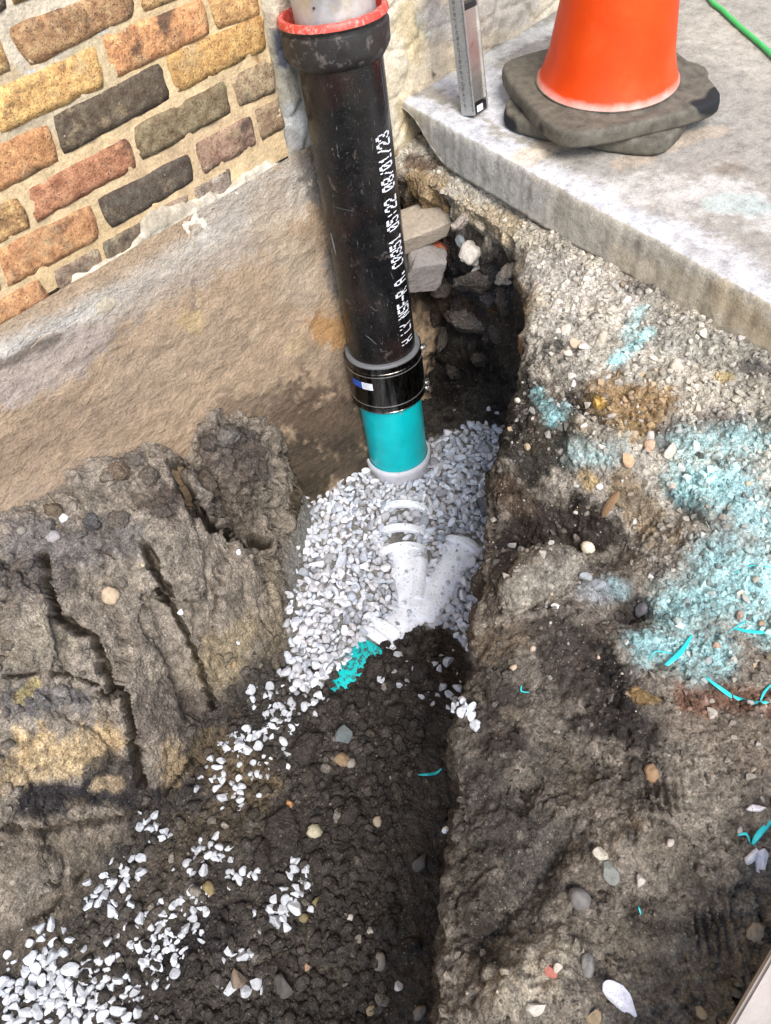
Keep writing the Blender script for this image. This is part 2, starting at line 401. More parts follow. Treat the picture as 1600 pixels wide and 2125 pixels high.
# squeeze the face so that it is steep, and undercut below the lip
und = .015 + .03 * sst(.85, 1.05, gx)
FO = .0 + .11 * sst(.55, .80, gx) * sst(1.16, 1.0, gy) + .01
phi = np.where(sd < .04, np.minimum(sd, 0), np.where(sd < .15, -FO * (sd - .04) / .11, np.where(sd < .34, -FO + (.34 + FO) * (sd - .15) / .19, sd)))
g1, g2 = samp(SDX, gx, gy), samp(SDY, gx, gy); gl = np.maximum(np.hypot(g1, g2), .3)
shift = np.where(sd > 0, phi - sd, 0) - und * np.exp(-((sd - .085) / .035) ** 2)
x2 = gx + g1 / gl * shift; y2 = gy + g2 / gl * shift
P = np.stack([x2, y2, z], 1)
G3 = P.reshape(*gshape, 3)
def normals(G):
    du = np.gradient(G, axis=0); dv = np.gradient(G, axis=1); n = np.cross(du, dv)
    return (n / np.maximum(np.linalg.norm(n, axis=2, keepdims=True), 1e-12)).reshape(-1, 3)
N = normals(G3)
# zones
onfloor = sst(.10, .16, sd)
hp = heap(gx, gy); heapm = sst(.03, .12, hp) * onfloor
bankm = 1 - sst(-.01, .03, sd)
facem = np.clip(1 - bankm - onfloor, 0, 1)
def poly_mask(px_poly, soft=.012, jitter=.0):
    W = [onz(q[0], q[1], FLOOR + .008)[:2] for q in px_poly]; x, y = x2, y2
    ins = np.zeros(len(x), bool); d = np.full(len(x), 9.); n = len(W)
    for k in range(n):
        a, b = W[k], W[(k + 1) % n]
        c = ((a[1] > y) != (b[1] > y)); ins ^= c & (x < a[0] + (y - a[1]) * (b[0] - a[0]) / (b[1] - a[1] + 1e-12))
        d = np.minimum(d, capd(x, y, (a[0], a[1], b[0], b[1])))
    return sst(-soft, soft, np.where(ins, d, -d) + jitter), W
GRAVEL_PX = [(748, 962), (690, 985), (640, 1030), (597, 1085), (590, 1150), (606, 1210), (602, 1300), (596, 1400), (640, 1440), (700, 1395), (760, 1345),
             (850, 1300), (930, 1300), (985, 1370), (1010, 1370), (1035, 1200), (1065, 1080), (1100, 940), (1055, 885), (975, 870), (900, 900), (820, 925)]
nj = fbm(P, 25, 3, 5) * .015
gravm, GRAVEL_W = poly_mask(GRAVEL_PX, .012, nj); gravm = gravm * sst(.12, .15, sd) * (1 - heapm)
# displacement
n_big = fbm(P, 7, 4, 11); n_mid = fbm(P, 28, 4, 23); n_fine = fbm(P, 110, 3, 31)
w1, w2_, wid = worley(P + (n_mid[:, None] * .006), 55, 3)
w3, w4, wid2 = worley(P, 125, 9)
lump = (1 - np.clip(w1 * 1.15, 0, 1) ** 2); crumb = (1 - np.clip(w3 * 1.2, 0, 1) ** 2)
rough_f = (1 - .75 * gravm)
e0 = slab_edge(gy) - gx
disp = (n_big * (.012 + .016 * heapm + .03 * facem + .006 * bankm) + n_mid * (.008 - .002 * heapm + .007 * facem - .003 * bankm * sst(.2, .4, e0)) + n_fine * (.0055 - .0015 * heapm)) * rough_f
rid = np.abs(fbm(P, 16, 3, 77))
Pw = P + .02 * np.stack([n_mid, n_fine, n_big], 1)
f1, f2, fid = worley(Pw * np.array([1, .8, .8]), 9, 501); g1_, g2_, gid = worley(Pw, 26, 511)
disp += heapm * (.034 * (fid - .5) - .010 * np.exp(-(f2 - f1) / .05) + .006 * (gid - .5) - .0025 * np.exp(-(g2_ - g1_) / .07))
disp += heapm * sst(.30, .45, gx) * (.022 * (gid - .5) - .008 * np.exp(-(g2_ - g1_) / .06))
disp += bankm * sst(.10, .3, e0) * (.010 * (gid - .5) - .003 * np.exp(-(g2_ - g1_) / .08)) + facem * (.01 - .04 * rid)
lm = sst(-.25, .45, fbm(P, 9, 2, 41))
disp += (lump * .010 * lm * (.35 + wid) * (1 - .8 * heapm) + crumb * .0050 * (1 - .45 * heapm)) * rough_f * (1 - .35 * bankm * sst(.15, .35, e0))
disp += sst(1.20, .95, gx) * 0
P0 = P.copy()
P = P + N * disp[:, None]

# cracks in the left heap (polylines) and bank
CR = [([(88, 1150), (100, 1215), (112, 1270), (150, 1298), (195, 1325), (208, 1370), (240, 1430), (262, 1500), (268, 1560), (290, 1620)], .008, .055),
      ([(290, 1135), (318, 1185), (345, 1238)], .010, .055), ([(345, 1238), (378, 1290), (400, 1335), (418, 1375), (430, 1412), (440, 1470)], .005, .04),
      ([(352, 975), (372, 1020), (400, 1060), (440, 1088), (480, 1112), (540, 1130)], .015, .10), ([(0, 1405), (60, 1402), (130, 1398), (200, 1420), (245, 1470), (262, 1500)], .0035, .03),
      ([(555, 1095), (572, 1120)], .006, .04), ([(0, 1712), (120, 1715), (260, 1690), (350, 1640), (400, 1580)], .006, .02),
      ([(30, 1930), (110, 1880), (170, 1810)], .004, .018), ([(1075, 1665), (1085, 1640)], .004, .02)]
crack_dark = np.zeros(len(P))
for pl, wd, dp in CR:
    W = [at(*q) for q in pl]   # fissures
    jit = fbm(P, 40, 3, 91) * .012
    d = np.full(len(P), 9.)
    c0 = np.mean(W, 0); near = np.linalg.norm(P0 - c0, axis=1) < .35
    Q = P0[near] + np.stack([jit[near], jit[near] * .5, -jit[near]], 1)
    dd = np.full(len(Q), 9.)
    for a, b in zip(W[:-1], W[1:]):
        ab = b - a; t = np.clip(((Q - a) @ ab) / (ab @ ab), 0, 1); dd = np.minimum(dd, np.linalg.norm(Q - a - t[:, None] * ab, axis=1))
    d[near] = dd
    # the polyline sits on the undisplaced surface: widen tolerance by measuring across only
    k = np.clip(1 - (d / (wd * 1.0 + .0008)) ** 2, 0, 1) ** .45
    P = P + np.array([.15, .50, -.85]) * (dp * 2.1 * k)[:, None]
# boot prints on the bank
for (cx, cy, ang, rr) in [(1372, 1655, 75, .028), (1478, 1925, 80, .032)]:
    c0 = at(cx, cy); dx = P[:, 0] - c0[0]; dy = P[:, 1] - c0[1]; a1 = at(cx + 20, cy) - c0; a1 = a1[:2] / np.linalg.norm(a1[:2])
    u = dx * a1[0] + dy * a1[1]; P[:, 2] += -.006 * np.exp(-((dx * dx + dy * dy) / rr ** 2) ** 2) * (1 + np.sin(u * 2 * math.pi / .0105))

# ---- albedo of the ground
def paint(P, C, blobs, where=at, wn=None, mask=None):
    n1 = fbm(P, 20, 3, 201) * .75 + fbm(P, 75, 4, 207) * .75
    for b in blobs:
        (xa, ya, xb, yb, rp, col, st) = b[:7]; mode = b[7] if len(b) > 7 else 'soft'
        A = where(xa, ya); B = where(xb, yb); r = pxr(A, rp); ab = B - A
        cen = (A + B) / 2; near = np.linalg.norm(P - cen, axis=1) < r * 2 + np.linalg.norm(ab) / 2 + .02
        Q = P[near]; t = np.clip(((Q - A) @ ab) / (ab @ ab + 1e-12), 0, 1)
        d = np.linalg.norm(Q - A - t[:, None] * ab, axis=1) / r
        if mode == 'soft': k = sst(1.2, .6, d + n1[near] * .9) * st
        elif mode == 'spray': k = sst(1.7, .1, d + n1[near] * .55) * st * sst(-.8, .35, fbm(Q, 150, 3, 311) + (1 - d) * .45 + n1[near] * .3)
        else: k = sst(1.08, .92, d + n1[near] * .45) * st
        if mask is not None: k = k * mask[near]
        C[near] = C[near] * (1 - k[:, None]) + np.array(col) * k[:, None]
    return C
C = np.zeros((len(P), 3)); C[:] = (.105, .088, .070)
pal = np.array((.42, .385, .32)); brn = np.array((.185, .160, .130)); drk = np.array((.058, .051, .044))
e = slab_edge(gy) - gx
Cb = brn + (pal - brn) * sst(.5, .1, e + n_big * .1)[:, None]
C = C * (1 - bankm[:, None]) + Cb * bankm[:, None]
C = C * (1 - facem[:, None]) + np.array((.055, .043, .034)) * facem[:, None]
fl = onfloor * (1 - heapm)
C = C * (1 - fl[:, None]) + (drk * 1.0) * fl[:, None]
C = C * (1 - heapm[:, None]) + np.array((.225, .192, .152)) * heapm[:, None]
TQ = (.36, .64, .66)
blobs = [
 # left heap
 (60, 1130, 240, 1120, 60, (.15, .135, .125), .8), (20, 1200, 120, 1190, 45, (.06, .052, .05), .7), (330, 1040, 420, 1060, 50, (.085, .066, .052), .8),
 (470, 930, 520, 960, 70, (.075, .060, .052), .85), (470, 1020, 500, 1080, 60, (.10, .08, .062), .7), (120, 1320, 40, 1350, 50, (.22, .19, .14), .6),
 (40, 1450, 160, 1450, 35, (.10, .10, .105), .7), (60, 1560, 220, 1540, 50, (.46, .34, .19), .9), (20, 1610, 160, 1590, 38, (.40, .30, .17), .8), (350, 1560, 370, 1600, 38, (.36, .27, .16), .75),
 (440, 1380, 500, 1330, 60, (.26, .21, .13), .7), (300, 1480, 400, 1480, 60, (.085, .07, .06), .7), (70, 1660, 250, 1640, 40, (.022, .020, .022), .95, 'soft'),
 (190, 1600, 230, 1570, 22, (.03, .028, .028), .8), (260, 1600, 300, 1700, 40, (.05, .042, .038), .8), (200, 1630, 240, 1630, 18, (.38, .29, .18), .7), (150, 1665, 170, 1665, 12, (.38, .29, .18), .6),
 (20, 1760, 200, 1760, 50, (.14, .115, .085), .7), (560, 1200, 580, 1330, 40, (.23, .19, .13), .6), (70, 1420, 40, 1450, 14, (.38, .30, .12), .6), (120, 1660, 330, 1650, 22, (.03, .027, .027), .7),
 # floor
 (100, 1850, 360, 1840, 75, (.155, .135, .11), .85), (180, 1960, 320, 1900, 50, (.12, .105, .085), .6), (560, 1700, 480, 1760, 40, (.10, .088, .07), .6),
 (430, 1560, 520, 1640, 60, (.12, .09, .055), .8), (470, 1700, 380, 1760, 60, (.085, .068, .045), .7), (150, 1850, 60, 1960, 60, (.10, .082, .062), .8), (300, 1850, 380, 1800, 60, (.075, .062, .05), .7),
 (350, 1980, 450, 1940, 50, (.022, .020, .021), .8), (560, 1980, 700, 2000, 50, (.10, .088, .07), .55), (900, 1320, 940, 1400, 40, (.04, .03, .02), .8), (620, 1040, 720, 960, 40, (.07, .055, .035), .9),
 (900, 1850, 880, 2000, 50, (.055, .046, .038), .6),
 # bank, pale and gravelly by the slab
 (950, 440, 1080, 520, 55, (.40, .36, .28), .8), (960, 440, 1060, 480, 30, (.40, .30, .17), .5), (1060, 560, 1100, 640, 28, (.33, .26, .16), .7), (1120, 560, 1300, 620, 50, (.44, .41, .36), .8), (1120, 680, 1300, 760, 90, (.42, .39, .33), .85),
 (1350, 680, 1590, 760, 60, (.26, .25, .215), .7), (1300, 590, 1420, 620, 18, (.13, .115, .10), .8), (1360, 800, 1560, 850, 70, (.40, .37, .30), .7), (1560, 760, 1600, 770, 20, (.12, .11, .10), .8),
 (1260, 830, 1340, 850, 62, (.30, .20, .10), .95), (1300, 880, 1310, 900, 40, (.36, .25, .12), .7), (1238, 830, 1244, 838, 12, (.62, .38, .08), .9), (1490, 785, 1510, 785, 14, (.5, .36, .12), .6),
 (1120, 880, 1180, 900, 50, (.36, .30, .20), .8), (1190, 940, 1280, 950, 38, (.30, .32, .29), .9), (1220, 985, 1230, 1000, 24, (.40, .29, .14), .8), (1470, 870, 1600, 890, 30, (.16, .13, .11), .8),
 (1380, 920, 1400, 880, 24, (.12, .12, .12), .7), (1090, 620, 1100, 800, 14, (.07, .062, .055), .7), (1290, 1000, 1350, 1090, 40, (.20, .145, .085), .8), (1330, 1050, 1400, 1110, 30, (.20, .16, .11), .8),
 # dark cut faces
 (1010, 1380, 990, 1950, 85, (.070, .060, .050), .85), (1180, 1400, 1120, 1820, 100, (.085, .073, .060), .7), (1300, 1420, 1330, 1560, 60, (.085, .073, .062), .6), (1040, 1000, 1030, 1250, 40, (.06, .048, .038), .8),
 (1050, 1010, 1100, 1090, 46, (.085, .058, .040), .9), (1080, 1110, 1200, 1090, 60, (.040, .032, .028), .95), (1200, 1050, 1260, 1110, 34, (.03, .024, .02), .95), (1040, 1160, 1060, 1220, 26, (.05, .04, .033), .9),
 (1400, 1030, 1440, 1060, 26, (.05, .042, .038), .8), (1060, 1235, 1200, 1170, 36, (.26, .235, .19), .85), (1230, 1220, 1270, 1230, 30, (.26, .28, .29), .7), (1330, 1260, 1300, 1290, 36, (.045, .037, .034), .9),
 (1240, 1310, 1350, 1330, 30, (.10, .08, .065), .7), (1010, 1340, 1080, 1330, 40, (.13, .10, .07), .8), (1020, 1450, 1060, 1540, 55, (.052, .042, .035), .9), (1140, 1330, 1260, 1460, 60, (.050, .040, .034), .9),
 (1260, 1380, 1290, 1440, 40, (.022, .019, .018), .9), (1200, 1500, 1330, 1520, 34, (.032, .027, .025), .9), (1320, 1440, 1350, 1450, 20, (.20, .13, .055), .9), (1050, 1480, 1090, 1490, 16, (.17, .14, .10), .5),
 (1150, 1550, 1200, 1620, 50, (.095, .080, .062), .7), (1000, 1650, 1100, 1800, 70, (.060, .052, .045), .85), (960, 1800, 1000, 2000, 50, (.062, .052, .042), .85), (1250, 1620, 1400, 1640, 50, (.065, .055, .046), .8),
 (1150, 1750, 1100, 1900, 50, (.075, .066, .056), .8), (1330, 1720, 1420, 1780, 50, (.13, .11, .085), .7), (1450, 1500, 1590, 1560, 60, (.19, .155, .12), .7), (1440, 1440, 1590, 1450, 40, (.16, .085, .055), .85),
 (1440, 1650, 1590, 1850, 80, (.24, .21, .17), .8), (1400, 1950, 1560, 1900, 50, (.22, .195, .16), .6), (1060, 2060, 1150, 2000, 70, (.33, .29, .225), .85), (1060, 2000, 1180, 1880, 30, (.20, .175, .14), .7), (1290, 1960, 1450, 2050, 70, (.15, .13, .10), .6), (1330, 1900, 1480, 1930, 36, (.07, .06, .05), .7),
 (1390, 1180, 1500, 1150, 50, (.20, .185, .16), .7),
 (900, 620, 960, 650, 50, (.10, .07, .045), .8), (930, 690, 960, 720, 30, (.13, .12, .10), .6), (900, 560, 1050, 560, 50, (.06, .052, .046), .7), (960, 580, 1050, 600, 36, (.04, .04, .048), .8), (1010, 640, 1080, 720, 20, (.17, .095, .04), .85), (920, 760, 1080, 880, 90, (.016, .014, .012), .9), (960, 690, 1000, 690, 30, (.045, .04, .036), .7), (880, 400, 920, 440, 50, (.34, .235, .12), .8), (860, 330, 900, 340, 20, (.10, .06, .04), .8),  # cavity soils; shade of the hole and the lit brown mass put into the colour
 # turquoise marking paint
 (1275, 750, 1345, 690, 16, TQ, .95, 'spray'), (1300, 700, 1330, 640, 16, TQ, .45, 'spray'), (1115, 815, 1150, 870, 16, TQ, .75, 'spray'), (1140, 850, 1165, 850, 22, TQ, .4, 'spray'), (1190, 940, 1250, 950, 26, TQ, .35, 'spray'),
 (1430, 920, 1560, 920, 45, TQ, .6, 'spray'), (1430, 1000, 1520, 1000, 50, TQ, .85, 'spray'), (1530, 1040, 1600, 1090, 50, TQ, .8, 'spray'), (1490, 1160, 1600, 1180, 55, TQ, .75, 'spray'), (1400, 1260, 1600, 1230, 55, TQ, .8, 'spray'),
 (1340, 1340, 1480, 1350, 45, TQ, .7, 'spray'), (1560, 1300, 1600, 1320, 30, TQ, .7, 'spray'), (1270, 1210, 1290, 1230, 22, TQ, .35, 'spray'), (1440, 1400, 1500, 1390, 30, TQ, .4, 'spray'), (1540, 1110, 1600, 1010, 70, (.30, .36, .36), .3, 'spray')]
bvh = BVHTree.FromPolygons(P.tolist(), grid_faces(*gshape).tolist())
def hitp(px, py):
    r = Vector(ray(px, py)).normalized(); loc, n, i, d = bvh.ray_cast(Vector((0, 0, CAMZ)), r)
    if loc is None: p = at(px, py); return Vector(p), Vector((0, 0, 1))
    if n.z < 0: n = -n
    return loc, n
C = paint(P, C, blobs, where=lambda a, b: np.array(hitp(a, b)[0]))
C = C * (1 + .40 * fbm(P, 13, 5, 401) + .5 * fbm(P, 60, 4, 405))[:, None]
C = C * (1 - gravm[:, None] * .9) + np.array((.27, .26, .235)) * gravm[:, None] * .9
C *= (.82 + .36 * wid2)[:, None]
qs = grid_faces(*gshape)
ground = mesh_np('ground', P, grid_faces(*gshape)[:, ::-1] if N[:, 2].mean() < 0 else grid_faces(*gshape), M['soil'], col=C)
tag(ground, kind='structure')
LASTC = [None]
QF = grid_faces(*gshape)
def down(x, y, z0=.3):
    loc, n, i, d = bvh.ray_cast(Vector((x, y, z0)), Vector((0, 0, -1)))
    LASTC[0] = C[QF[i][0]] if i is not None else None
    if loc is None: return None, None
    if n.z < 0: n = -n
    return loc, n

# ------------------------------------------------------------------ footing, brick wall, render wall
wall = empty('brick_wall', (.4, WY, 0), label='weathered yellow and black brick house wall standing on a brown concrete footing above the trench', cat='wall')
def sheet(name, xs, zs, yfun, mat, base, blobs, parent, plane):
    X, Z = np.meshgrid(xs, zs, indexing='ij'); Pn = np.stack([X.ravel(), np.zeros(X.size), Z.ravel()], 1)
    Pn[:, 1] = yfun(Pn[:, 0], Pn[:, 2], Pn)
    Cc = np.zeros_like(Pn); Cc[:] = base; Cc = paint(Pn, Cc, blobs, where=plane)
    return mesh_np(name, Pn, grid_faces(*X.shape)[:, ::-1], mat, parent, Cc)
def on_foot(px, py):
    r = ray(px, py); Pp = np.array([0, 0, CAMZ]) + TT[:, None] * r[None]
    k = np.argmax(Pp[:, 1] > footing_y(Pp[:, 2])); return Pp[k]
def foot_y(x, z, Pn):
    S = Pn * np.array([.75, 1, 1.2])
    y = footing_y(z) + fbm(S, 9, 4, 51) * .006 + fbm(S, 40, 4, 57) * .0030 + fbm(S, 120, 3, 61) * .0018
    y -= .018 * sst(.55, .8, x) * sst(-.25, -.6, z)
    y += .05 * sst(.94, 1.06, x)            # returns inwards behind the pipe
    y += sst(1.0, 1.12, x) * (.03 * fbm(Pn, 18, 4, 66))
    top = sst(-.10, -.03, z)
    y += .004 * top - .0 * x
    return y
Fb = (.37, .272, .180)
foot_blobs = [(0, 735, 240, 620, 30, (.52, .50, .46), .8, 'spray'), (200, 640, 440, 500, 34, (.56, .52, .45), .8, 'spray'), (430, 500, 630, 370, 40, (.58, .54, .47), .85, 'spray'), (480, 420, 620, 420, 50, (.48, .42, .35), .5), (0, 800, 200, 700, 50, (.36, .31, .28), .7), (250, 640, 500, 500, 50, (.40, .34, .28), .7), (450, 440, 620, 380, 55, (.42, .37, .31), .75), (560, 450, 640, 600, 60, (.40, .32, .235), .7),
  (0, 950, 250, 850, 60, (.27, .195, .135), .7), (0, 1060, 250, 950, 50, (.33, .25, .18), .6), (250, 800, 480, 700, 60, (.31, .235, .165), .5), (670, 680, 720, 700, 40, (.36, .19, .065), .75), (700, 760, 740, 820, 40, (.10, .075, .055), .8),
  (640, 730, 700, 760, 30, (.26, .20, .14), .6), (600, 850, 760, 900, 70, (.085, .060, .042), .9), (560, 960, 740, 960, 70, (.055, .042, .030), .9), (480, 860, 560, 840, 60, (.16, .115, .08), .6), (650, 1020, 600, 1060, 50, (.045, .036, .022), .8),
  (730, 790, 750, 850, 14, (.30, .17, .06), .7), (690, 330, 700, 600, 34, (.16, .155, .15), .7), (640, 330, 660, 400, 30, (.12, .115, .11), .7), (710, 600, 725, 700, 18, (.10, .10, .11), .8),
  (385, 660, 400, 670, 22, (.42, .31, .17), .9), (600, 720, 620, 715, 16, (.42, .32, .19), .7), (525, 710, 535, 670, 7, (.48, .38, .26), .8), (230, 700, 300, 650, 8, (.16, .12, .09), .5), (120, 770, 260, 690, 6, (.15, .115, .085), .6),
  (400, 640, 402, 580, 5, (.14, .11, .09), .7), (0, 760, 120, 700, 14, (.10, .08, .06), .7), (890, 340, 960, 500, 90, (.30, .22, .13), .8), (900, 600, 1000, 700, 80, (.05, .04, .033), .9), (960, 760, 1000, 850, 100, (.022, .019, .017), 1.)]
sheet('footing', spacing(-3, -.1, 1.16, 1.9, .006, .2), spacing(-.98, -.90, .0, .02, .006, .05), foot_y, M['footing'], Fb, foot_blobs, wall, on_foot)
for o in wall.children:
    pass
# ragged lime ledge between brick and footing
def on_wall(px, py): return ony(px, py, WY)
def ledge_y(x, z, Pn):
    t = np.clip((z + .05) / .115, 0, 1)
    y = 1.168 + .016 * t + fbm(Pn, 22, 4, 71) * .008 + fbm(Pn, 80, 4, 75) * .005
    y += .04 * sst(.62, .9, t + fbm(Pn, 9, 3, 79) * .55)     # upper rim breaks back behind the brick face
    y += .03 * sst(-.035, -.055, z + fbm(Pn, 20, 3, 83) * .02)
    return y
ledge_blobs = [(0, 690, 110, 640, 26, (.50, .53, .50), .9), (60, 620, 200, 590, 24, (.48, .40, .27), .8), (150, 590, 300, 520, 26, (.62, .55, .42), .8), (250, 560, 320, 530, 16, (.45, .48, .50), .7), (330, 500, 480, 420, 34, (.70, .64, .53), .85), (440, 430, 560, 360, 30, (.60, .55, .46), .8),
  (200, 570, 280, 530, 10, (.10, .09, .08), .5), (350, 500, 400, 470, 8, (.12, .10, .09), .4), (520, 330, 600, 290, 40, (.50, .46, .38), .8), (480, 390, 510, 370, 8, (.10, .08, .06), .9)]
sheet('mortar_ledge', spacing(-3, -.0, .9, .905, .004, .2), np.arange(-.062, .082, .004), ledge_y, M['mortar'], (.38, .33, .25), ledge_blobs, wall, on_wall)
# mortar body of the brick wall
def mort_y(x, z, Pn): return WY - .0015 + fbm(Pn, 30, 4, 85) * .0019 + fbm(Pn, 110, 3, 88) * .0012
mort_blobs = [(0, 250, 200, 150, 80, (.42, .36, .26), .7), (0, 60, 200, 20, 80, (.50, .46, .38), .7), (200, 130, 500, 20, 60, (.52, .40, .22), .6), (300, 350, 520, 250, 70, (.50, .36, .22), .6), (100, 600, 250, 500, 60, (.48, .34, .18), .6),
              (183, 55, 210, 58, 9, (.42, .46, .48), .9), (68, 150, 70, 175, 7, (.40, .44, .46), .9), (530, 110, 535, 125, 8, (.25, .13, .05), .9)]
sheet('mortar', spacing(-3, -.02, .855, .862, .006, .3), spacing(.03, .035, .62, 3., .006, .3), mort_y, M['mortar'], (.56, .42, .245), mort_blobs, wall, on_wall)
# end cap so the wall has a body
def box_bm(bm, c, s, rot=None):
    r = bmesh.ops.create_cube(bm, size=1); v = r['verts']
    bmesh.ops.scale(bm, vec=s, verts=v)
    if rot is not None: bmesh.ops.rotate(bm, matrix=rot, verts=v)
    bmesh.ops.translate(bm, vec=c, verts=v); return v
bm = bmesh.new(); box_bm(bm, (-1.07, 1.34, 1.0), (3.86, .26, 4.)); bm_obj('wall_core', bm, plain('wall_core_mortar', (.35, .29, .2), .9).m, wall, smooth=False)

BR = [  # (corners s,z TL TR BR BL, base colour)
 ((.446, .392, .637, .385, .629, .350, .451, .345), (.30, .20, .12)),
 ((.397, .330, .553, .330, .543, .282, .373, .284), (.62, .44, .19)), ((.572, .338, .752, .330, .752, .286, .573, .285), (.58, .34, .17)), ((.770, .330, .858, .328, .856, .280, .775, .285), (.55, .38, .18)),
 ((.300, .269, .438, .262, .432, .213, .300, .213), (.50, .30, .15)), ((.455, .268, .647, .273, .647, .223, .447, .219), (.085, .072, .058)), ((.665, .276, .860, .274, .858, .226, .669, .226), (.52, .36, .15)),
 ((.200, .198, .351, .188, .346, .144, .190, .146), (.52, .36, .17)), ((.376, .191, .552, .193, .552, .150, .362, .147), (.40, .22, .13)), ((.573, .203, .757, .204, .759, .157, .571, .154), (.15, .125, .085)), ((.778, .205, .864, .203, .862, .152, .784, .158), (.26, .215, .155)),
 ((.293, .131, .453, .124, .444, .072, .275, .075), (.48, .29, .15)), ((.471, .126, .651, .123, .648, .080, .474, .077), (.075, .066, .058)), ((.674, .132, .797, .130, .795, .084, .677, .081), (.32, .235, .175)), ((.812, .135, .864, .134, .866, .087, .815, .083), (.30, .245, .165)),
 ((.354, .055, .433, .052, .432, .020, .35, .022), (.20, .165, .135)), ((.450, .057, .522, .056, .520, .023, .447, .022), (.15, .13, .10)), ((.540, .062, .626, .058, .618, .029, .540, .032), (.30, .26, .20)), ((.649, .062, .725, .060, .720, .028, .650, .034), (.33, .31, .27)),
]
rr = random.Random(3)
pal_b = [(.55, .38, .17), (.48, .29, .15), (.10, .085, .07), (.38, .22, .13), (.58, .42, .20)]
rows = [(.0225, .057), (.076, .129), (.148, .199), (.215, .270), (.284, .331), (.350, .398), (.418, .466), (.486, .534), (.554, .602)]
starts = {0: .335, 1: .275, 2: .18, 3: .29, 4: .36, 5: .435}
for k, (a, b) in enumerate(rows):
    if k in starts:
        x = starts[k] - .014
        while x > -.55:
            L = .185; BR.append(((x - L, b, x, b, x, a, x - L, a), rr.choice(pal_b))); x -= L + .014
        if k == 5: BR.append(((.652, b, .858, b, .858, a, .652, a), (.55, .4, .2)))
    else:
        x = .86 if k % 2 else .86 - .0
        L = .09 if k % 2 else .19
        while x > -.55:
            BR.append(((x - L, b, x, b, x, a, x - L, a), rr.choice(pal_b))); x -= L + .014; L = .19
def brick(cs, col, parent=wall, yf=WY - .0040, depth=.02, seed=0, nu=11, nv=5, amp=.0012):
    TL, TR, BRt, BL = [np.array(cs[i:i + 2]) for i in (0, 2, 4, 6)]
    g_ = .0036; TL = TL + (-g_, g_); TR = TR + (g_, g_); BRt = BRt + (g_, -g_); BL = BL + (-g_, -g_)
    col = tuple(min(.8, q * m_) for q, m_ in zip(col, (1.28, 1.12, 1.06))) if sum(col) > .7 else tuple(q * m_ for q, m_ in zip(col, (1.75, 1.6, 1.4)))
    V = []
    for i in range(nu):
        for j in range(nv):
            u, v = i / (nu - 1), j / (nv - 1)
            p = (BL * (1 - u) + BRt * u) * (1 - v) + (TL * (1 - u) + TR * u) * v
            V.append((p[0], yf, p[1]))
    V = np.array(V); ce = V.mean(0)
    U = np.repeat(np.linspace(0, 1, nu), nv); Vv = np.tile(np.linspace(0, 1, nv), nu)
    edge = ((U == 0) | (U == 1) | (Vv == 0) | (Vv == 1))
    corner = ((U == 0) | (U == 1)) & ((Vv == 0) | (Vv == 1))
    V[:, 0] += vnoise(V, 60, 300 + seed) * amp * 1.4; V[:, 2] += (vnoise(V, 40, 400 + seed) + .6 * vnoise(V, 130, 450 + seed)) * amp
    V[corner, 0] += (ce[0] - V[corner, 0]) * .03; V[corner, 2] += (ce[2] - V[corner, 2]) * .05
    V[:, 1] += vnoise(V, 50, 500 + seed) * .0018 + vnoise(V, 140, 600 + seed) * .001 + edge * .0012
    Fc = grid_faces(nu, nv)[:, ::-1].tolist(); n0 = len(V)
    idx = np.arange(nu * nv).reshape(nu, nv)
    ring = list(idx[:, 0]) + list(idx[-1, 1:]) + list(idx[-2::-1, -1]) + list(idx[0, -2:0:-1])
    back = V[ring].copy(); back[:, 1] = yf + depth; V = np.vstack([V, back]); m = len(ring)
    Fc += [[ring[k], n0 + k, n0 + (k + 1) % m, ring[(k + 1) % m]] for k in range(m)]
    o = mesh_np('brick', V - np.array([ce[0], 0, ce[2]]), Fc, M['brick'])
    o.parent = parent; o.location = Vector((ce[0], 0, ce[2])) - Vector(parent.location)
    bm = bmesh.new(); bm.from_mesh(o.data); bmesh.ops.recalc_face_normals(bm, faces=bm.faces[:]); bm.to_mesh(o.data); bm.free()
    o.color = (*col, 1); return o
for k, (cs, col) in enumerate(BR): brick(cs, col, seed=k, amp=.0019, nu=15, nv=6)

# rendered wall beyond the bricks
rw = empty('rendered_wall', (1.5, WY, 0), label='pale patched cement rendered wall beyond the bricks, behind the black pipe and the level', cat='wall')
def rend_y(x, z, Pn):
    y = WY + .004 + fbm(Pn, 7, 3, 95) * .010 + fbm(Pn, 30, 4, 97) * .006 + fbm(Pn, 110, 3, 99) * .002
    y += .03 * np.exp(-((x - .877) / .01) ** 2) * sst(.03, .1, z)
    d1, d2, _ = worley(np.stack([x, 0 * x, z * 1.6], 1), 6.5, 44); y += .006 * sst(.10, .0, d2 - d1)
    return y
rend_blobs = [(600, 100, 620, 240, 40, (.48, .45, .38), .8), (560, 40, 580, 60, 24, (.50, .38, .30), .7), (575, 80, 582, 120, 20, (.10, .11, .14), .95), (610, 250, 640, 300, 36, (.52, .54, .54), .8), (600, 290, 640, 330, 20, (.16, .15, .14), .6),
  (850, 30, 870, 120, 34, (.55, .44, .24), .6), (870, 40, 890, 70, 18, (.24, .25, .13), .7), (900, 20, 940, 60, 40, (.50, .50, .48), .7), (930, 130, 1100, 50, 50, (.50, .42, .30), .6), (820, 180, 950, 190, 40, (.58, .50, .36), .7), (1000, 40, 1100, 10, 40, (.46, .43, .38), .6),
  (840, 230, 860, 290, 24, (.50, .40, .24), .8), (903, 154, 905, 156, 6, (.06, .05, .04), .9)]
sheet('render', spacing(.866, .866, 1.8, 6, .006, .3), spacing(-.12, -.115, .45, 3, .006, .3), rend_y, M['render'], (.60, .54, .42), rend_blobs, rw, on_wall)
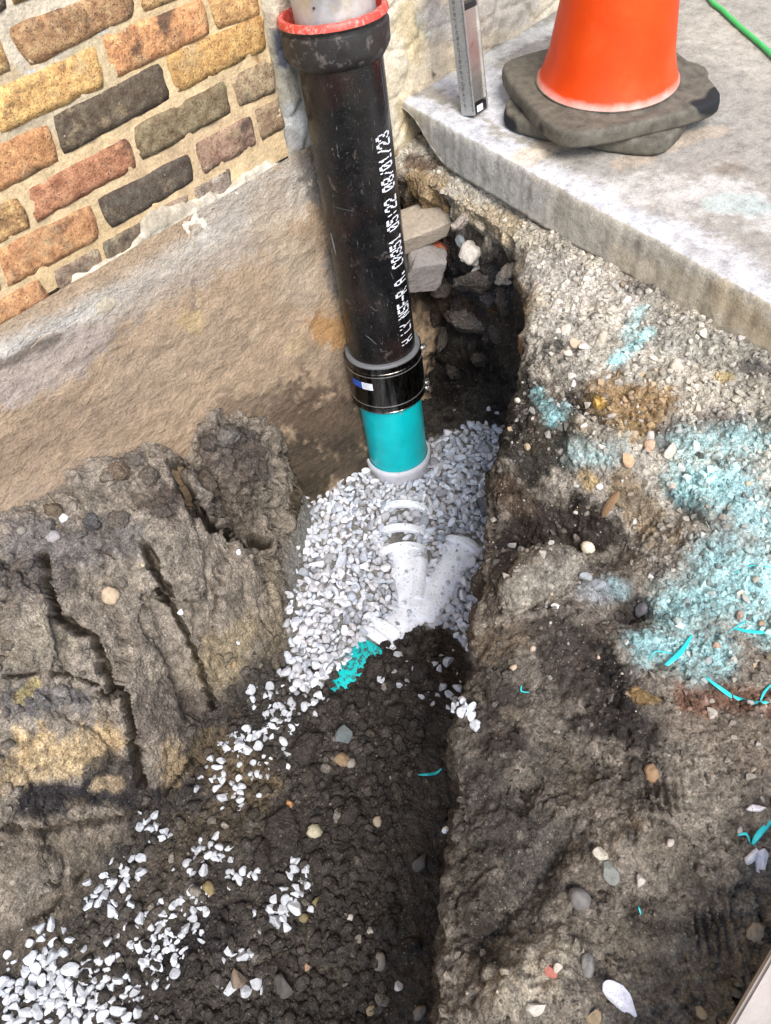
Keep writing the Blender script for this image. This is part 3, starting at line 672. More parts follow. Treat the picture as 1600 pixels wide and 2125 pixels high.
bm = bmesh.new(); box_bm(bm, (3.43, 1.36, .9), (5.1, .25, 3.9)); bm_obj('wall_core', bm, plain('render_core', (.4, .37, .3), .9).m, rw, smooth=False)

# ------------------------------------------------------------------ pavement slab
def build_slab():
    ys = spacing(-2.5, -.1, 1.195, 1.2, .005, .15)
    xo = np.concatenate([np.arange(0, .75, .006), .75 + np.cumsum(np.minimum(.3, .006 * 1.2 ** np.arange(1, 34)))])
    side = np.array([-.12, -.1, -.085, -.07, -.058, -.045, -.034, -.023, -.014, -.007, -.002])
    V = []; ne = len(side); nt_ = len(xo)
    Y = np.repeat(ys, ne + nt_); n = len(ys)
    th = .078 * sst(1.19, 1.04, ys) + .012 + .012 * sst(.6, .0, ys)
    ex = slab_edge(ys)
    e3 = np.stack([ex, ys, 0 * ys], 1); en = fbm(e3, 24, 4, 120) * .0035 + fbm(e3, 90, 3, 121) * .002
    V = np.zeros((n, ne + nt_, 3)); V[:, :, 1] = ys[:, None]
    for k, zz in enumerate(side):
        V[:, k, 2] = np.maximum(zz, -th) if k > 1 else -th
        V[:, k, 0] = ex + en + (.25 if k == 0 else .0) + .0035 * (1 - min(1, -zz / .012))
    V[:, ne:, 0] = (ex + en)[:, None] + .006 + xo[None]; V[:, ne:, 2] = 0
    Vf = V.reshape(-1, 3)
    fs = fbm(Vf, 45, 4, 130)
    sidem = np.zeros((n, ne + nt_)); sidem[:, :ne] = 1; sidem = sidem.ravel()
    Vf[:, 0] += sidem * (fs * .0016 + fbm(Vf, 8, 2, 133) * .003)
    Vf[:, 2] += (1 - sidem) * (fbm(Vf, 30, 4, 140) * .0022 + fbm(Vf, 120, 3, 141) * .0012)
    C = np.zeros_like(Vf); C[:] = (.30, .28, .245)
    C[sidem > 0] = (.40, .375, .32)
    W_ = (.52, .53, .56)
    pl = lambda px, py: onz(px, py, 0)
    C = paint(Vf, C, [(860, 220, 1060, 320, 45, W_, .9), (960, 160, 1080, 250, 60, W_, .85), (1060, 330, 1250, 410, 45, (.60, .60, .62), .85, 'spray'), (1200, 420, 1380, 480, 48, (.57, .59, .63), .9, 'spray'), (1400, 500, 1600, 610, 66, (.58, .58, .60), .9, 'spray'),
        (1500, 400, 1600, 460, 60, (.56, .55, .53), .6), (1330, 400, 1480, 420, 60, (.52, .50, .46), .6), (1500, 350, 1530, 350, 20, (.20, .165, .13), .7), (1100, 380, 1250, 440, 18, (.38, .38, .40), .7), (1400, 490, 1500, 560, 16, (.38, .37, .36), .7), (1500, 420, 1560, 430, 40, (.30, .40, .38), .5),
        (1090, 330, 1150, 300, 30, (.60, .48, .34), .6), (1290, 340, 1480, 270, 26, (.42, .33, .24), .6), (950, 150, 1150, 50, 30, (.50, .50, .47), .8), (1480, 60, 1600, 150, 70, (.42, .385, .33), .5), (1120, 140, 1060, 180, 24, (.40, .35, .29), .6)], where=pl, mask=1 - sidem)
    def plx(px, py):
        r = ray(px, py); Pp = np.array([0, 0, CAMZ]) + TT[:, None] * r[None]; k = np.argmax(Pp[:, 0] > slab_edge(Pp[:, 1])); return Pp[k]
    C = paint(Vf, C, [(880, 270, 900, 330, 30, (.34, .29, .22), .7), (900, 290, 1100, 410, 50, (.44, .435, .42), .6), (1300, 560, 1600, 690, 50, (.44, .385, .29), .8), (1500, 620, 1600, 700, 34, (.40, .32, .21), .6), (1320, 510, 1330, 540, 10, (.18, .17, .15), .5), (1095, 395, 1100, 400, 7, (.18, .16, .13), .6)], where=plx, mask=sidem)
    o = mesh_np('pavement', Vf, grid_faces(n, ne + nt_)[:, ::-1], M['slab'], None, C)
    tag(o, kind='structure')
    # dark joint line at the wall
    return o
pav = build_slab()
bm = bmesh.new(); bm.from_mesh(pav.data); bmesh.ops.recalc_face_normals(bm, faces=bm.faces[:]); bm.to_mesh(pav.data); bm.free()
if sum(p.normal.z for p in pav.data.polygons[len(pav.data.polygons) // 2:][:50]) < 0: pav.data.flip_normals()

# ------------------------------------------------------------------ tubes and lathes
def frame_of(d):
    d = Vector(d).normalized(); a = Vector((0, 0, 1)) if abs(d.z) < .9 else Vector((1, 0, 0))
    u = d.cross(a).normalized(); return d, u, u.cross(d).normalized()
def lathe(name, prof, origin, axis, mat, parent=None, seg=96, rough=0, smooth=True, closed=False, arc=(0, 2 * math.pi), uref=None):
    d, u, v = frame_of(axis)
    if uref is not None:
        u = (Vector(uref) - d * Vector(uref).dot(d)).normalized(); v = d.cross(u)
    full = abs(arc[1] - arc[0] - 2 * math.pi) < 1e-6
    n = seg; th = np.linspace(arc[0], arc[1], n, endpoint=not full)
    d, u, v = map(np.array, (d, u, v)); o = np.array(origin)
    pr = list(prof) + ([prof[0]] if closed else [])
    V = np.array([o + d * h + r * (math.cos(t) * u + math.sin(t) * v) for (r, h) in pr for t in th])
    m = len(pr); i = np.arange(m * n).reshape(m, n)
    if full: i = np.concatenate([i, i[:, :1]], 1)
    Fc = np.stack([i[:-1, :-1], i[1:, :-1], i[1:, 1:], i[:-1, 1:]], -1).reshape(-1, 4)
    if rough: V = V + rough * np.stack([vnoise(V, 60, 700), vnoise(V, 60, 701), vnoise(V, 60, 702)], 1)
    ob = mesh_np(name, V, Fc, mat, parent)
    bm = bmesh.new(); bm.from_mesh(ob.data); bmesh.ops.recalc_face_normals(bm, faces=bm.faces[:]); bm.to_mesh(ob.data); bm.free()
    ob.data.set_sharp_from_angle(angle=R_(40)); return ob
def tube(name, pts, r, mat, parent=None, seg=16, closed_ends=True, flat=1., sm=True):
    pts = [Vector(p) for p in pts]; bm = bmesh.new(); rings = []
    rs = r if hasattr(r, '__len__') else [r] * len(pts)
    prev = None
    for k, p in enumerate(pts):
        d = (pts[min(k + 1, len(pts) - 1)] - pts[max(k - 1, 0)]).normalized()
        u = prev - d * prev.dot(d) if prev is not None else frame_of(d)[1]
        u.normalize(); prev = u; v = d.cross(u)
        rings.append([bm.verts.new(p + rs[k] * (math.cos(a) * u + flat * math.sin(a) * v)) for a in [2 * math.pi * q / seg for q in range(seg)]])
    for a, b in zip(rings[:-1], rings[1:]):
        for q in range(seg): bm.faces.new((a[q], a[(q + 1) % seg], b[(q + 1) % seg], b[q]))
    if closed_ends: bm.faces.new(rings[0][::-1]); bm.faces.new(rings[-1])
    return bm_obj(name, bm, mat, parent, sm)

# ------------------------------------------------------------------ the drain stack
PT = np.array((.948, 1.098, .167)); PB = np.array((.905, .998, -.716))
AX = PT - PB; AXn = AX / np.linalg.norm(AX)
def axp(z): return PB + AX * ((z - PB[2]) / AX[2])
def z_at(py):
    lo, hi = -1., .5
    for _ in range(40):
        m = (lo + hi) / 2
        if proj(axp(m))[1] > py: lo = m
        else: hi = m
    return m
def hgt(py): return (np.array(axp(z_at(py))) - PB) @ AXn   # distance along the axis from PB
RP = .0775
h_rim, h_bell, h_ct, h_cb, h_hub = hgt(18), hgt(113), hgt(716), hgt(812), hgt(937)
cip = empty('cast_iron_pipe', tuple(PB), label='upright black cast iron drain pipe with red rimmed bell mouth and white printed lettering', cat='pipe')
lathe('barrel', [(RP - .008, h_bell), (RP, h_bell), (RP + .0006, h_bell - .1), (RP, h_ct - .03), (RP - .006, h_ct - .03)], PB, AXn, M['blackpipe'], cip)
RB = .0945
lathe('bell', [(RP - .001, h_bell - .006), (RP + .004, h_bell - .003), (RB - .004, h_bell + .008), (RB - .0005, h_bell + .016), (RB, h_bell + (h_rim - h_bell) * .68), (RB - .004, h_bell + (h_rim - h_bell) * .72), (RB - .0035, h_bell + (h_rim - h_bell) * .78), (RB + .001, h_bell + (h_rim - h_bell) * .84), (RB + .0015, h_rim - .010)], PB, AXn, M['bell'], cip, rough=.0008)
lathe('rim', [(RB + .0015, h_rim - .010), (RB + .001, h_rim - .004), (RB - .002, h_rim), (RB - .0095, h_rim), (RB - .0115, h_rim - .003), (RB - .0125, h_rim - .05), (RP - .004, h_bell), ], PB, AXn, M['redrim'], cip, rough=.0006)
# printing: 5x7 dot characters, reading up the pipe
FONT = {'0': '01110 10001 10011 10101 11001 10001 01110', '1': '00100 01100 00100 00100 00100 00100 01110', '2': '01110 10001 00001 00110 01000 10000 11111', '3': '01110 10001 00001 00110 00001 10001 01110', '4': '00010 00110 01010 10010 11111 00010 00010', '5': '11111 10000 11110 00001 00001 10001 01110',
 '7': '11111 00001 00010 00100 01000 01000 01000', '8': '01110 10001 10001 01110 10001 10001 01110', '/': '00001 00001 00010 00100 01000 10000 10000', ':': '00000 00100 00100 00000 00100 00100 00000', '.': '00000 00000 00000 00000 00000 01100 01100', '-': '00000 00000 00000 11111 00000 00000 00000',
 'A': '01110 10001 10001 11111 10001 10001 10001', 'H': '10001 10001 10001 11111 10001 10001 10001', 'N': '10001 11001 11001 10101 10011 10011 10001', 'S': '01111 10000 10000 01110 00001 00001 11110', 'F': '11111 10000 10000 11110 10000 10000 10000', 'L': '10000 10000 10000 10000 10000 10000 11111',
 'Y': '10001 10001 01010 00100 00100 00100 00100', 'R': '11110 10001 10001 11110 10100 10010 10001', 'C': '01110 10001 10000 10000 10000 10001 01110'}
TEXT = 'H LY NSF-R A. C0351 05:22 08/01/23'
vc = np.array([0, 0, CAMZ]) - (PB + AXn * .4); vc = vc - AXn * (vc @ AXn); vc /= np.linalg.norm(vc)
side = np.cross(AXn, vc)        # direction towards +angle
if (proj(PB + AXn * .4 + side * .05)[0] < proj(PB + AXn * .4)[0]): side = -side
def cyl(ang, h, r): return PB + AXn * h + r * (math.cos(ang) * vc + math.sin(ang) * side)
h0, h1 = hgt(736 - 45), hgt(296 - 35); pitch = (h1 - h0) / len(TEXT); du = pitch / 6.1
a_c, a_w = R_(49), R_(25)
V, Fc = [], []
rj = random.Random(5)
for k, ch in enumerate(TEXT):
    if ch == ' ': continue
    for r_, row in enumerate(FONT[ch].split()):
        for c_, bit in enumerate(row):
            if bit == '0' or rj.random() < .04: continue
            hh = h0 + k * pitch + c_ * du + rj.uniform(-.0003, .0003); aa = a_c + a_w * (r_ / 6. - .5) + rj.uniform(-.006, .006)   # glyph tops towards the left
            n0 = len(V); nseg = 6; ra, rh = a_w / 6 * .72, du * .60
            for q in range(nseg): V.append(cyl(aa + ra * math.cos(q * math.tau / nseg), hh + rh * math.sin(q * math.tau / nseg), RP + .0006))
            Fc.append(list(range(n0, n0 + nseg)))
mesh_np('lettering', V, Fc, M['ink'], cip, smooth=False)
# scrape marks
def scrape(a0, hh0, a1, hh1, wd, name='scratch'):
    pts = [cyl(a0 + (a1 - a0) * t, hh0 + (hh1 - hh0) * t + .002 * math.sin(t * 5), RP + .0002) for t in np.linspace(0, 1, 9)]
    tube(name, pts, [wd * (.3 + .7 * math.sin(math.pi * (t + .05) / 1.1)) for t in np.linspace(0, 1, 9)], M['rubber'], cip, seg=6, flat=.3)
scrape(R_(-62), hgt(455), R_(-58), hgt(500), .0035); scrape(R_(-52), hgt(395), R_(-5), hgt(398), .0006); scrape(R_(-25), hgt(655), R_(-8), hgt(672), .0009); scrape(R_(62), hgt(130), R_(64), hgt(235), .0007)

dp = empty('downpipe', tuple(axp(.3)), label='weathered grey metal downpipe dropping into the red rimmed bell of the black pipe', cat='pipe')
lathe('pipe_wall', [(.064, h_bell + .01), (.0705, h_bell + .01), (.0705, h_rim + 1.2), (.066, h_rim + 1.2)], PB + side * .004, AXn, M['downpipe'], dp)
for hh, aa in ((h_rim + .014, -2), (h_rim + .012, 4)):
    bm = bmesh.new(); p = PB + AXn * (h_rim + .02) + .0708 * (math.cos(R_(aa * 12)) * vc + math.sin(R_(aa * 12)) * side); bmesh.ops.create_uvsphere(bm, u_segments=10, v_segments=6, radius=.0022); bmesh.ops.translate(bm, vec=p, verts=bm.verts); bm_obj('rivet', bm, M['blackplastic'], dp)

# flexible coupling
RC = .0885
cp = empty('pipe_coupling', tuple(PB + AXn * h_cb), label='black coupling with polished steel ring and blue and white sticker above the teal pipe', cat='pipe coupling')
lathe('rubber_sleeve', [(RP, h_ct + .001), (RC - .002, h_ct + .001), (RC + .0, h_ct - .002), (RC - .001, h_ct - .012), (RC - .001, h_cb + .012), (RC, h_cb + .002), (RC - .002, h_cb), (RP, h_cb)], PB, AXn, M['rubber'], cp)
L = h_ct - h_cb
lathe('shear_ring', [(RC - .001, h_cb + L * .16), (RC + .0018, h_cb + L * .16), (RC + .0018, h_ct - L * .17), (RC - .001, h_ct - L * .17)], PB, AXn, M['steel'], cp)
for (a, b) in ((h_ct - L * .15, h_ct - L * .035), (h_cb + L * .035, h_cb + L * .14)):
    lathe('clamp_band', [(RC - .001, b), (RC + .0022, b), (RC + .0022, b + .001), (RC + .0013, b + .002), (RC + .0013, a - .002), (RC + .0022, a - .001), (RC + .0022, a), (RC - .001, a)] if a > b else [(RC - .001, a), (RC + .0022, a), (RC + .0022, a + .001), (RC + .0013, a + .002), (RC + .0013, b - .002), (RC + .0022, b - .001), (RC + .0022, b), (RC - .001, b)], PB, AXn, M['steel'], cp)
for hh in (h_cb + L * .175, h_ct - L * .2):
    lathe('bead', [(RC + .0015, hh - .001), (RC + .003, hh - .0005), (RC + .003, hh + .0005), (RC + .0015, hh + .001)], PB, AXn, M['zinc'], cp)
def on_coup(px, py, r):
    best = None
    for a in np.linspace(-1.6, 1.8, 120):
        for hh in np.linspace(h_cb - .02, h_ct + .02, 80):
            q = proj(cyl(a, hh, r)); d = (q[0] - px) ** 2 + (q[1] - py) ** 2
            if best is None or d < best[0]: best = (d, a, hh)
    return best[1], best[2]
for (px, py) in ((887, 722), (896, 787), (889, 822)):
    _, hh = on_coup(px - 14, py + 6, RC); a = R_(88)
    T = np.cross(AXn, cyl(a, 0, 1) - PB); T /= np.linalg.norm(T); c0 = cyl(a, hh, RC + .008)
    if proj(c0 + T * .01)[1] < proj(c0)[1]: T = -T
    T = -T * .9 - AXn * .0
    o = tube('clamp_screw', [c0 - T * .011, c0 - T * .004, c0 - T * .0039, c0 + T * .006, c0 + T * .0061, c0 + T * .013], [.0032, .0032, .0048, .0048, .0036, .0036], M['zinc'], cp, seg=14)
    o.data.set_sharp_from_angle(angle=R_(30))
    tube('screw_housing', [c0 - T * .008 - (c0 - cyl(a, hh, RC)) * .6, c0 + T * .006 - (c0 - cyl(a, hh, RC)) * .6], .0052, M['zinc'], cp, seg=8)
def patch(name, a0, a1, hb0, hb1, ht0, ht1, r, mat, parent, n=14):
    V = []
    for i in range(n):
        t = i / (n - 1); a = a0 + (a1 - a0) * t
        V += [cyl(a, hb0 + (hb1 - hb0) * t, r), cyl(a, ht0 + (ht1 - ht0) * t, r)]
    return mesh_np(name, V, [[2 * i, 2 * i + 2, 2 * i + 3, 2 * i + 1] for i in range(n - 1)], mat, parent)
ac, hc = on_coup(765, 803, RC + .002)
cA, hA = on_coup(743, 776, RC + .002); cB, hB = on_coup(751, 803, RC + .002); cC, hC = on_coup(776, 818, RC + .002); cD, hD = on_coup(773, 800, RC + .002); cE, hE = on_coup(750, 789, RC + .002)
st = .019
a_l, a_m, a_r = cE - R_(20), cE, cD
patch('sticker', a_m, a_r, hc - st / 2, hc - st / 2, hc + st / 2, hc + st / 2, RC + .0026, M['sticker_white'], cp)
patch('sticker_end', a_l, a_m, hc - st / 2, hc - st / 2, hc + st / 2, hc + st / 2, RC + .0026, M['sticker_blue'], cp)
for k in range(5):
    hh = hc + st * (.36 - .17 * k); patch('sticker_print', a_m + (a_r - a_m) * .08, a_m + (a_r - a_m) * (.9 - .12 * (k % 3)), hh - .0006, hh - .0006, hh + .0006, hh + .0006, RC + .0029, M['print_grey'], cp)

tp = empty('teal_pipe', tuple(PB), label='short upright teal plastic sewer pipe between the black coupling and the white hub', cat='pipe')
lathe('pipe_wall', [(.072, h_cb + .02), (.0768, h_cb + .02), (.0768, -.08)], PB, AXn, M['teal'], tp)
# white hub
RH = .0865
def white_ring_profile(): return [(.0775, h_hub - .012), (.079, h_hub), (RH - .003, h_hub + .0005), (RH - .001, h_hub - .003), (RH, h_hub - .008), (RH - .001, h_hub - .016), (RH - .003, h_hub - .022), (RH - .005, h_hub - .07), (RH - .014, h_hub - .10)]

# wye fitting, half buried
def gz(px, py):
    q = onz(px, py, FLOOR); return onz(px, py, FLOOR + .004 + .5 * max(0., float(H(q[0], q[1])) - FLOOR - .004) * (px < 900))
fit = empty('pipe_junction', tuple(PB), label='dirty white plastic wye junction half buried in the gravel below the teal pipe', cat='pipe fitting')
lathe('hub', white_ring_profile(), PB, AXn, M['white_pvc'], fit)
def buried(pxs, r, show):
    out = []
    for (a, b) in pxs: p = gz(a, b); out.append(Vector((p[0], p[1], p[2] + show - r)))
    return out
def smooth_path(pts, n=8):
    out = []; P4 = [pts[0]] + list(pts) + [pts[-1]]
    for i in range(1, len(P4) - 2):
        for k in range(n):
            t = k / n; a, b, c, d = P4[i - 1:i + 3]
            out.append(.5 * ((2 * b) + (c - a) * t + (2 * a - 5 * b + 4 * c - d) * t * t + (3 * b - a - 3 * c + d) * t ** 3))
    out.append(pts[-1]); return out
main = buried([(840, 1138), (845, 1165), (852, 1215), (862, 1270)], .044, .021)
mo = tube('main_barrel', smooth_path(main), .044, M['white_dirty'], fit, seg=40)
br = buried([(975, 1125), (945, 1165), (912, 1220), (872, 1285)], .044, .018)
tube('branch_barrel', smooth_path(br), .044, M['white_dirty'], fit, seg=40)
ex = buried([(868, 1255), (840, 1288), (800, 1322), (785, 1338)], .052, .016)
tube('outlet_barrel', smooth_path(ex), .052, M['white_dirty'], fit, seg=40)
rib = buried([(872, 1165), (868, 1205), (864, 1250)], .022, .027)
tube('gusset', smooth_path(rib), [.020] * 17, M['white_dirty'], fit, seg=16)
def ring(pa, pb, r, wdt, show):
    a, b = [Vector(gz(*q)) for q in (pa, pb)]; d = (b - a).normalized(); c0 = (a + b) / 2; c0.z += show - r
    lathe('socket_ring', [(r - .012, -wdt / 2), (r - .002, -wdt / 2), (r, -wdt / 2 + .002), (r, wdt / 2 - .002), (r - .002, wdt / 2), (r - .012, wdt / 2)], c0, d, M['white_dirty'], fit)
ring((840, 1042), (838, 1066), .078, .018, .024); ring((834, 1092), (833, 1116), .078, .020, .026); ring((833, 1128), (836, 1156), .074, .018, .026)
ring((972, 1120), (952, 1148), .066, .018, .025); ring((818, 1296), (798, 1320), .072, .014, .022); ring((798, 1314), (774, 1340), .076, .012, .022)
bpz = buried([(778, 1345), (735, 1395), (700, 1450), (665, 1510), (600, 1620)], .0768, .011)
bp = empty('buried_teal_pipe', tuple(bpz[2]), label='turquoise plastic pipe showing through the dark soil where it leaves the white junction', cat='pipe')
tube('pipe_wall', smooth_path([bpz[0], bpz[1], bpz[2] - Vector((0, 0, .002)), bpz[3] - Vector((0, 0, .007)), bpz[4] - Vector((0, 0, .05))]), .0768, M['teal_dirty'], bp, seg=64)
AXES = [(main, .033), (br, .034), (ex, .034), (bpz[:3], .03), ([Vector(gz(840, 1054)) + Vector((-.03, .0, 0)), Vector(gz(840, 1054)) + Vector((.03, 0, 0))], .010), ([Vector(gz(834, 1104)) + Vector((-.03, .0, 0)), Vector(gz(834, 1104)) + Vector((.03, 0, 0))], .010)]
def clear_of_pipes(x, y, k=1.):
    if (x - PB[0]) ** 2 + (y - PB[1]) ** 2 < .094 ** 2: return False
    for pts, wd in AXES:
        for a, b in zip(pts[:-1], pts[1:]):
            if capd(x, y, (a.x, a.y, b.x, b.y)) < wd * k: return False
    return True

# ------------------------------------------------------------------ stones
def stone_variant(seed, n=8, sq=(1, .8, .66), sub=2, cut=(.44, .80)):
    r = np.random.default_rng(seed); bm = bmesh.new(); bmesh.ops.create_icosphere(bm, subdivisions=sub, radius=1)
    V = np.array([v.co for v in bm.verts]); Fc = np.array([[v.index for v in f.verts] for f in bm.faces]); bm.free()
    for k in range(n):                       # split faces: shave the pebble with random planes
        q = r.normal(size=3); q /= np.linalg.norm(q); d = r.uniform(*cut); V = V - np.maximum(V @ q - d, 0)[:, None] * q
    V = V / np.abs(V).max() * np.array(sq) * (1 + np.clip(r.normal(size=3), -1, 1) * .13)
    return V, Fc
def small_variant(seed):
    r = np.random.default_rng(seed); bm = bmesh.new()
    p = r.normal(size=(9, 3)); p /= np.linalg.norm(p, axis=1)[:, None]; p *= np.array((1, .85, .7))
    for q in p: bm.verts.new(q)
    bmesh.ops.convex_hull(bm, input=bm.verts)
    for v in [v for v in bm.verts if not v.link_faces]: bm.verts.remove(v)
    bmesh.ops.recalc_face_normals(bm, faces=bm.faces[:]); bm.verts.index_update()
    V = np.array([v.co for v in bm.verts]); Fc = np.array([[v.index for v in f.verts] for f in bm.faces]); bm.free(); return V, Fc
VAR = [stone_variant(100 + k) for k in range(18)]; SVAR = [small_variant(200 + k) for k in range(10)]
def rand_rot(r, flat=.5):
    a = r.uniform(0, math.tau); t = Matrix.Rotation(a, 3, 'Z'); return np.array(t @ Matrix.Rotation(r.normal() * flat, 3, 'X') @ Matrix.Rotation(r.normal() * flat, 3, 'Y'))
def scatter_mesh(name, items, var, mat, smooth=False):
    Vs, Fs, Cs, n = [], [], [], 0
    r = np.random.default_rng(5)
    for (p, s_, col, fl_) in items:
        v, f = var[r.integers(len(var))]; Rm = rand_rot(r, fl_)
        Vs.append((v * s_) @ Rm.T + np.array(p)); Fs.append(f + n); n += len(v); Cs.append(np.tile(col, (len(v), 1)))
    return mesh_np(name, np.vstack(Vs), np.vstack(Fs), mat, None, np.vstack(Cs), smooth)
def in_poly(x, y, W):
    ins = False; n = len(W)
    for k in range(n):
        a, b = W[k], W[(k + 1) % n]
        if (a[1] > y) != (b[1] > y) and x < a[0] + (y - a[1]) * (b[0] - a[0]) / (b[1] - a[1] + 1e-12): ins = not ins
    return ins
def gcol(r):
    k = r.random(); b = r.uniform(.42, .60) if k < .62 else (r.uniform(.60, .76) if k < .87 else r.uniform(.27, .42))
    t = r.uniform(-1, 1); return np.array((b * (.97 + .05 * t), b, b * (1 - .05 * t + .07)))
GRAVEL_W = [tuple(v) for v in GRAVEL_W]
Wg = np.array(GRAVEL_W); lo, hi = Wg.min(0), Wg.max(0)
items = []; r = np.random.default_rng(21); placed = []
cell = {}
def spaced(x, y, rad):
    i, j = int(x // .025), int(y // .025)
    for a in range(i - 1, i + 2):
        for b in range(j - 1, j + 2):
            for (u, v, q) in cell.get((a, b), ()):
                if (u - x) ** 2 + (v - y) ** 2 < ((rad + q) * .57) ** 2: return False
    cell.setdefault((i, j), []).append((x, y, rad)); return True
for layer, tries, dz in ((0, 9000, -.002), (1, 8000, .005)):
    cell.clear()
    for _ in range(tries):
        x, y = r.uniform(lo[0] - .02, hi[0] + .02), r.uniform(lo[1] - .02, hi[1] + .02)
        rad = 1.42 * (.0062 + .0055 * r.random() ** 1.5) + (.003 if r.random() < .06 else 0)
        if layer == 0: rad *= .85
        if not in_poly(x, y, GRAVEL_W) or not clear_of_pipes(x, y, 1.0 if layer else .95): continue
        if not spaced(x, y, rad): continue
        p, n_ = down(x, y, -.3)
        if p is None or p.z > FLOOR + .062 or float(heap(np.array([x]), np.array([y]))[0]) > .05: continue
        items.append(((p.x, p.y, p.z + rad * .45 + dz + (.004 * vnoise(np.array([[x, y, 0]]), 12, 9)[0])), rad * np.array((1.12, 1., .95)), gcol(r), .8))
for q in range(16):    # a few lying on the fitting
    a = r.choice(3); pts = AXES[a][0]; t = r.random(); p0 = pts[0].lerp(pts[-1], t); x, y = p0.x + r.uniform(-.03, .03), p0.y + r.uniform(-.03, .03)
    items.append(((x, y, FLOOR + .022 + r.uniform(0, .006)), np.ones(3) * r.uniform(.004, .008), gcol(r), .8))
go = scatter_mesh('gravel', items, VAR, M['gravel'], smooth=False)
tag(go, 'bed of pale grey crushed gravel round the white junction at the trench bottom', 'gravel', kind='stuff')
NG = len(items)

# individual white stones spilled along the trench
STM = []
for k, (v, f) in enumerate([stone_variant(300 + k, sub=3) for k in range(18)]):
    me = bpy.data.meshes.new('stone_mesh'); me.from_pydata(v.tolist(), [], f.tolist()); me.materials.append(M['stone']); me.update(); STM.append(me)
RSM = []
for k in range(8):
    bm = bmesh.new(); bmesh.ops.create_icosphere(bm, subdivisions=3, radius=1)
    V = np.array([v.co for v in bm.verts]); nn = fbm(V + k * 7.3, 1.1, 3, k) * .42 + fbm(V + k * 3.1, 3.5, 3, k + 5) * .16
    V = V * (1 + nn[:, None]) * np.array((1, .82, .66))
    for v, q in zip(bm.verts, V): v.co = q
    me = bpy.data.meshes.new('round_stone_mesh'); bm.to_mesh(me); bm.free(); me.materials.append(M['stone'])
    for p in me.polygons: p.use_smooth = True
    RSM.append(me)
CLM = []
for k in range(7):
    bm = bmesh.new(); bmesh.ops.create_icosphere(bm, subdivisions=4, radius=1)
    V = np.array([v.co for v in bm.verts]); d1, d2, _ = worley(V + k * 5.7, 2.3, 70 + k); e1, e2, _ = worley(V + k * 5.7, 5.5, 80 + k)
    V = stone_variant(800 + k, n=8, sq=(1, 1, 1), sub=4, cut=(.55, .9))[0] * (1 + (fbm(V + k * 9.1, 1.2, 3, 60 + k) * .36 - .22 * d1 + .12 - .12 * e1 + fbm(V, 9, 2, k) * .05)[:, None]) * np.array((1, .85, .75))
    for v, q in zip(bm.verts, V): v.co = q
    me = bpy.data.meshes.new('clod_mesh'); bm.to_mesh(me); bm.free(); me.materials.append(M['clod'])
    for p in me.polygons: p.use_smooth = True
    CLM.append(me)
def put(name, me, px, py, rpx, col, label, cat, group=None, sink=.35, aspect=(1, 1, 1), rot=None, flat=.35, p=None):
    if p is None: loc, n_ = hitp(px, py)
    else: loc, n_ = p
    rad = pxr(np.array(loc), rpx)
    o = bpy.data.objects.new(name, me); COL.objects.link(o)
    o.scale = (rad * aspect[0], rad * aspect[1], rad * aspect[2])
    q = n_.to_track_quat('Z', 'Y').to_matrix()
    Rm = q @ Matrix.Rotation(rr.uniform(0, math.tau) if rot is None else rot, 3, 'Z') @ Matrix.Rotation(rr.gauss(0, flat), 3, 'X') @ Matrix.Rotation(rr.gauss(0, flat), 3, 'Y')
    o.rotation_euler = Rm.to_euler(); o.location = loc + n_ * rad * (1 - sink) * .6 * aspect[2]
    o.color = (*col, 1); tag(o, label, cat, group); return o
def wcol():
    b = rr.uniform(.42, .66); return (b * .96, b, b * 1.05)
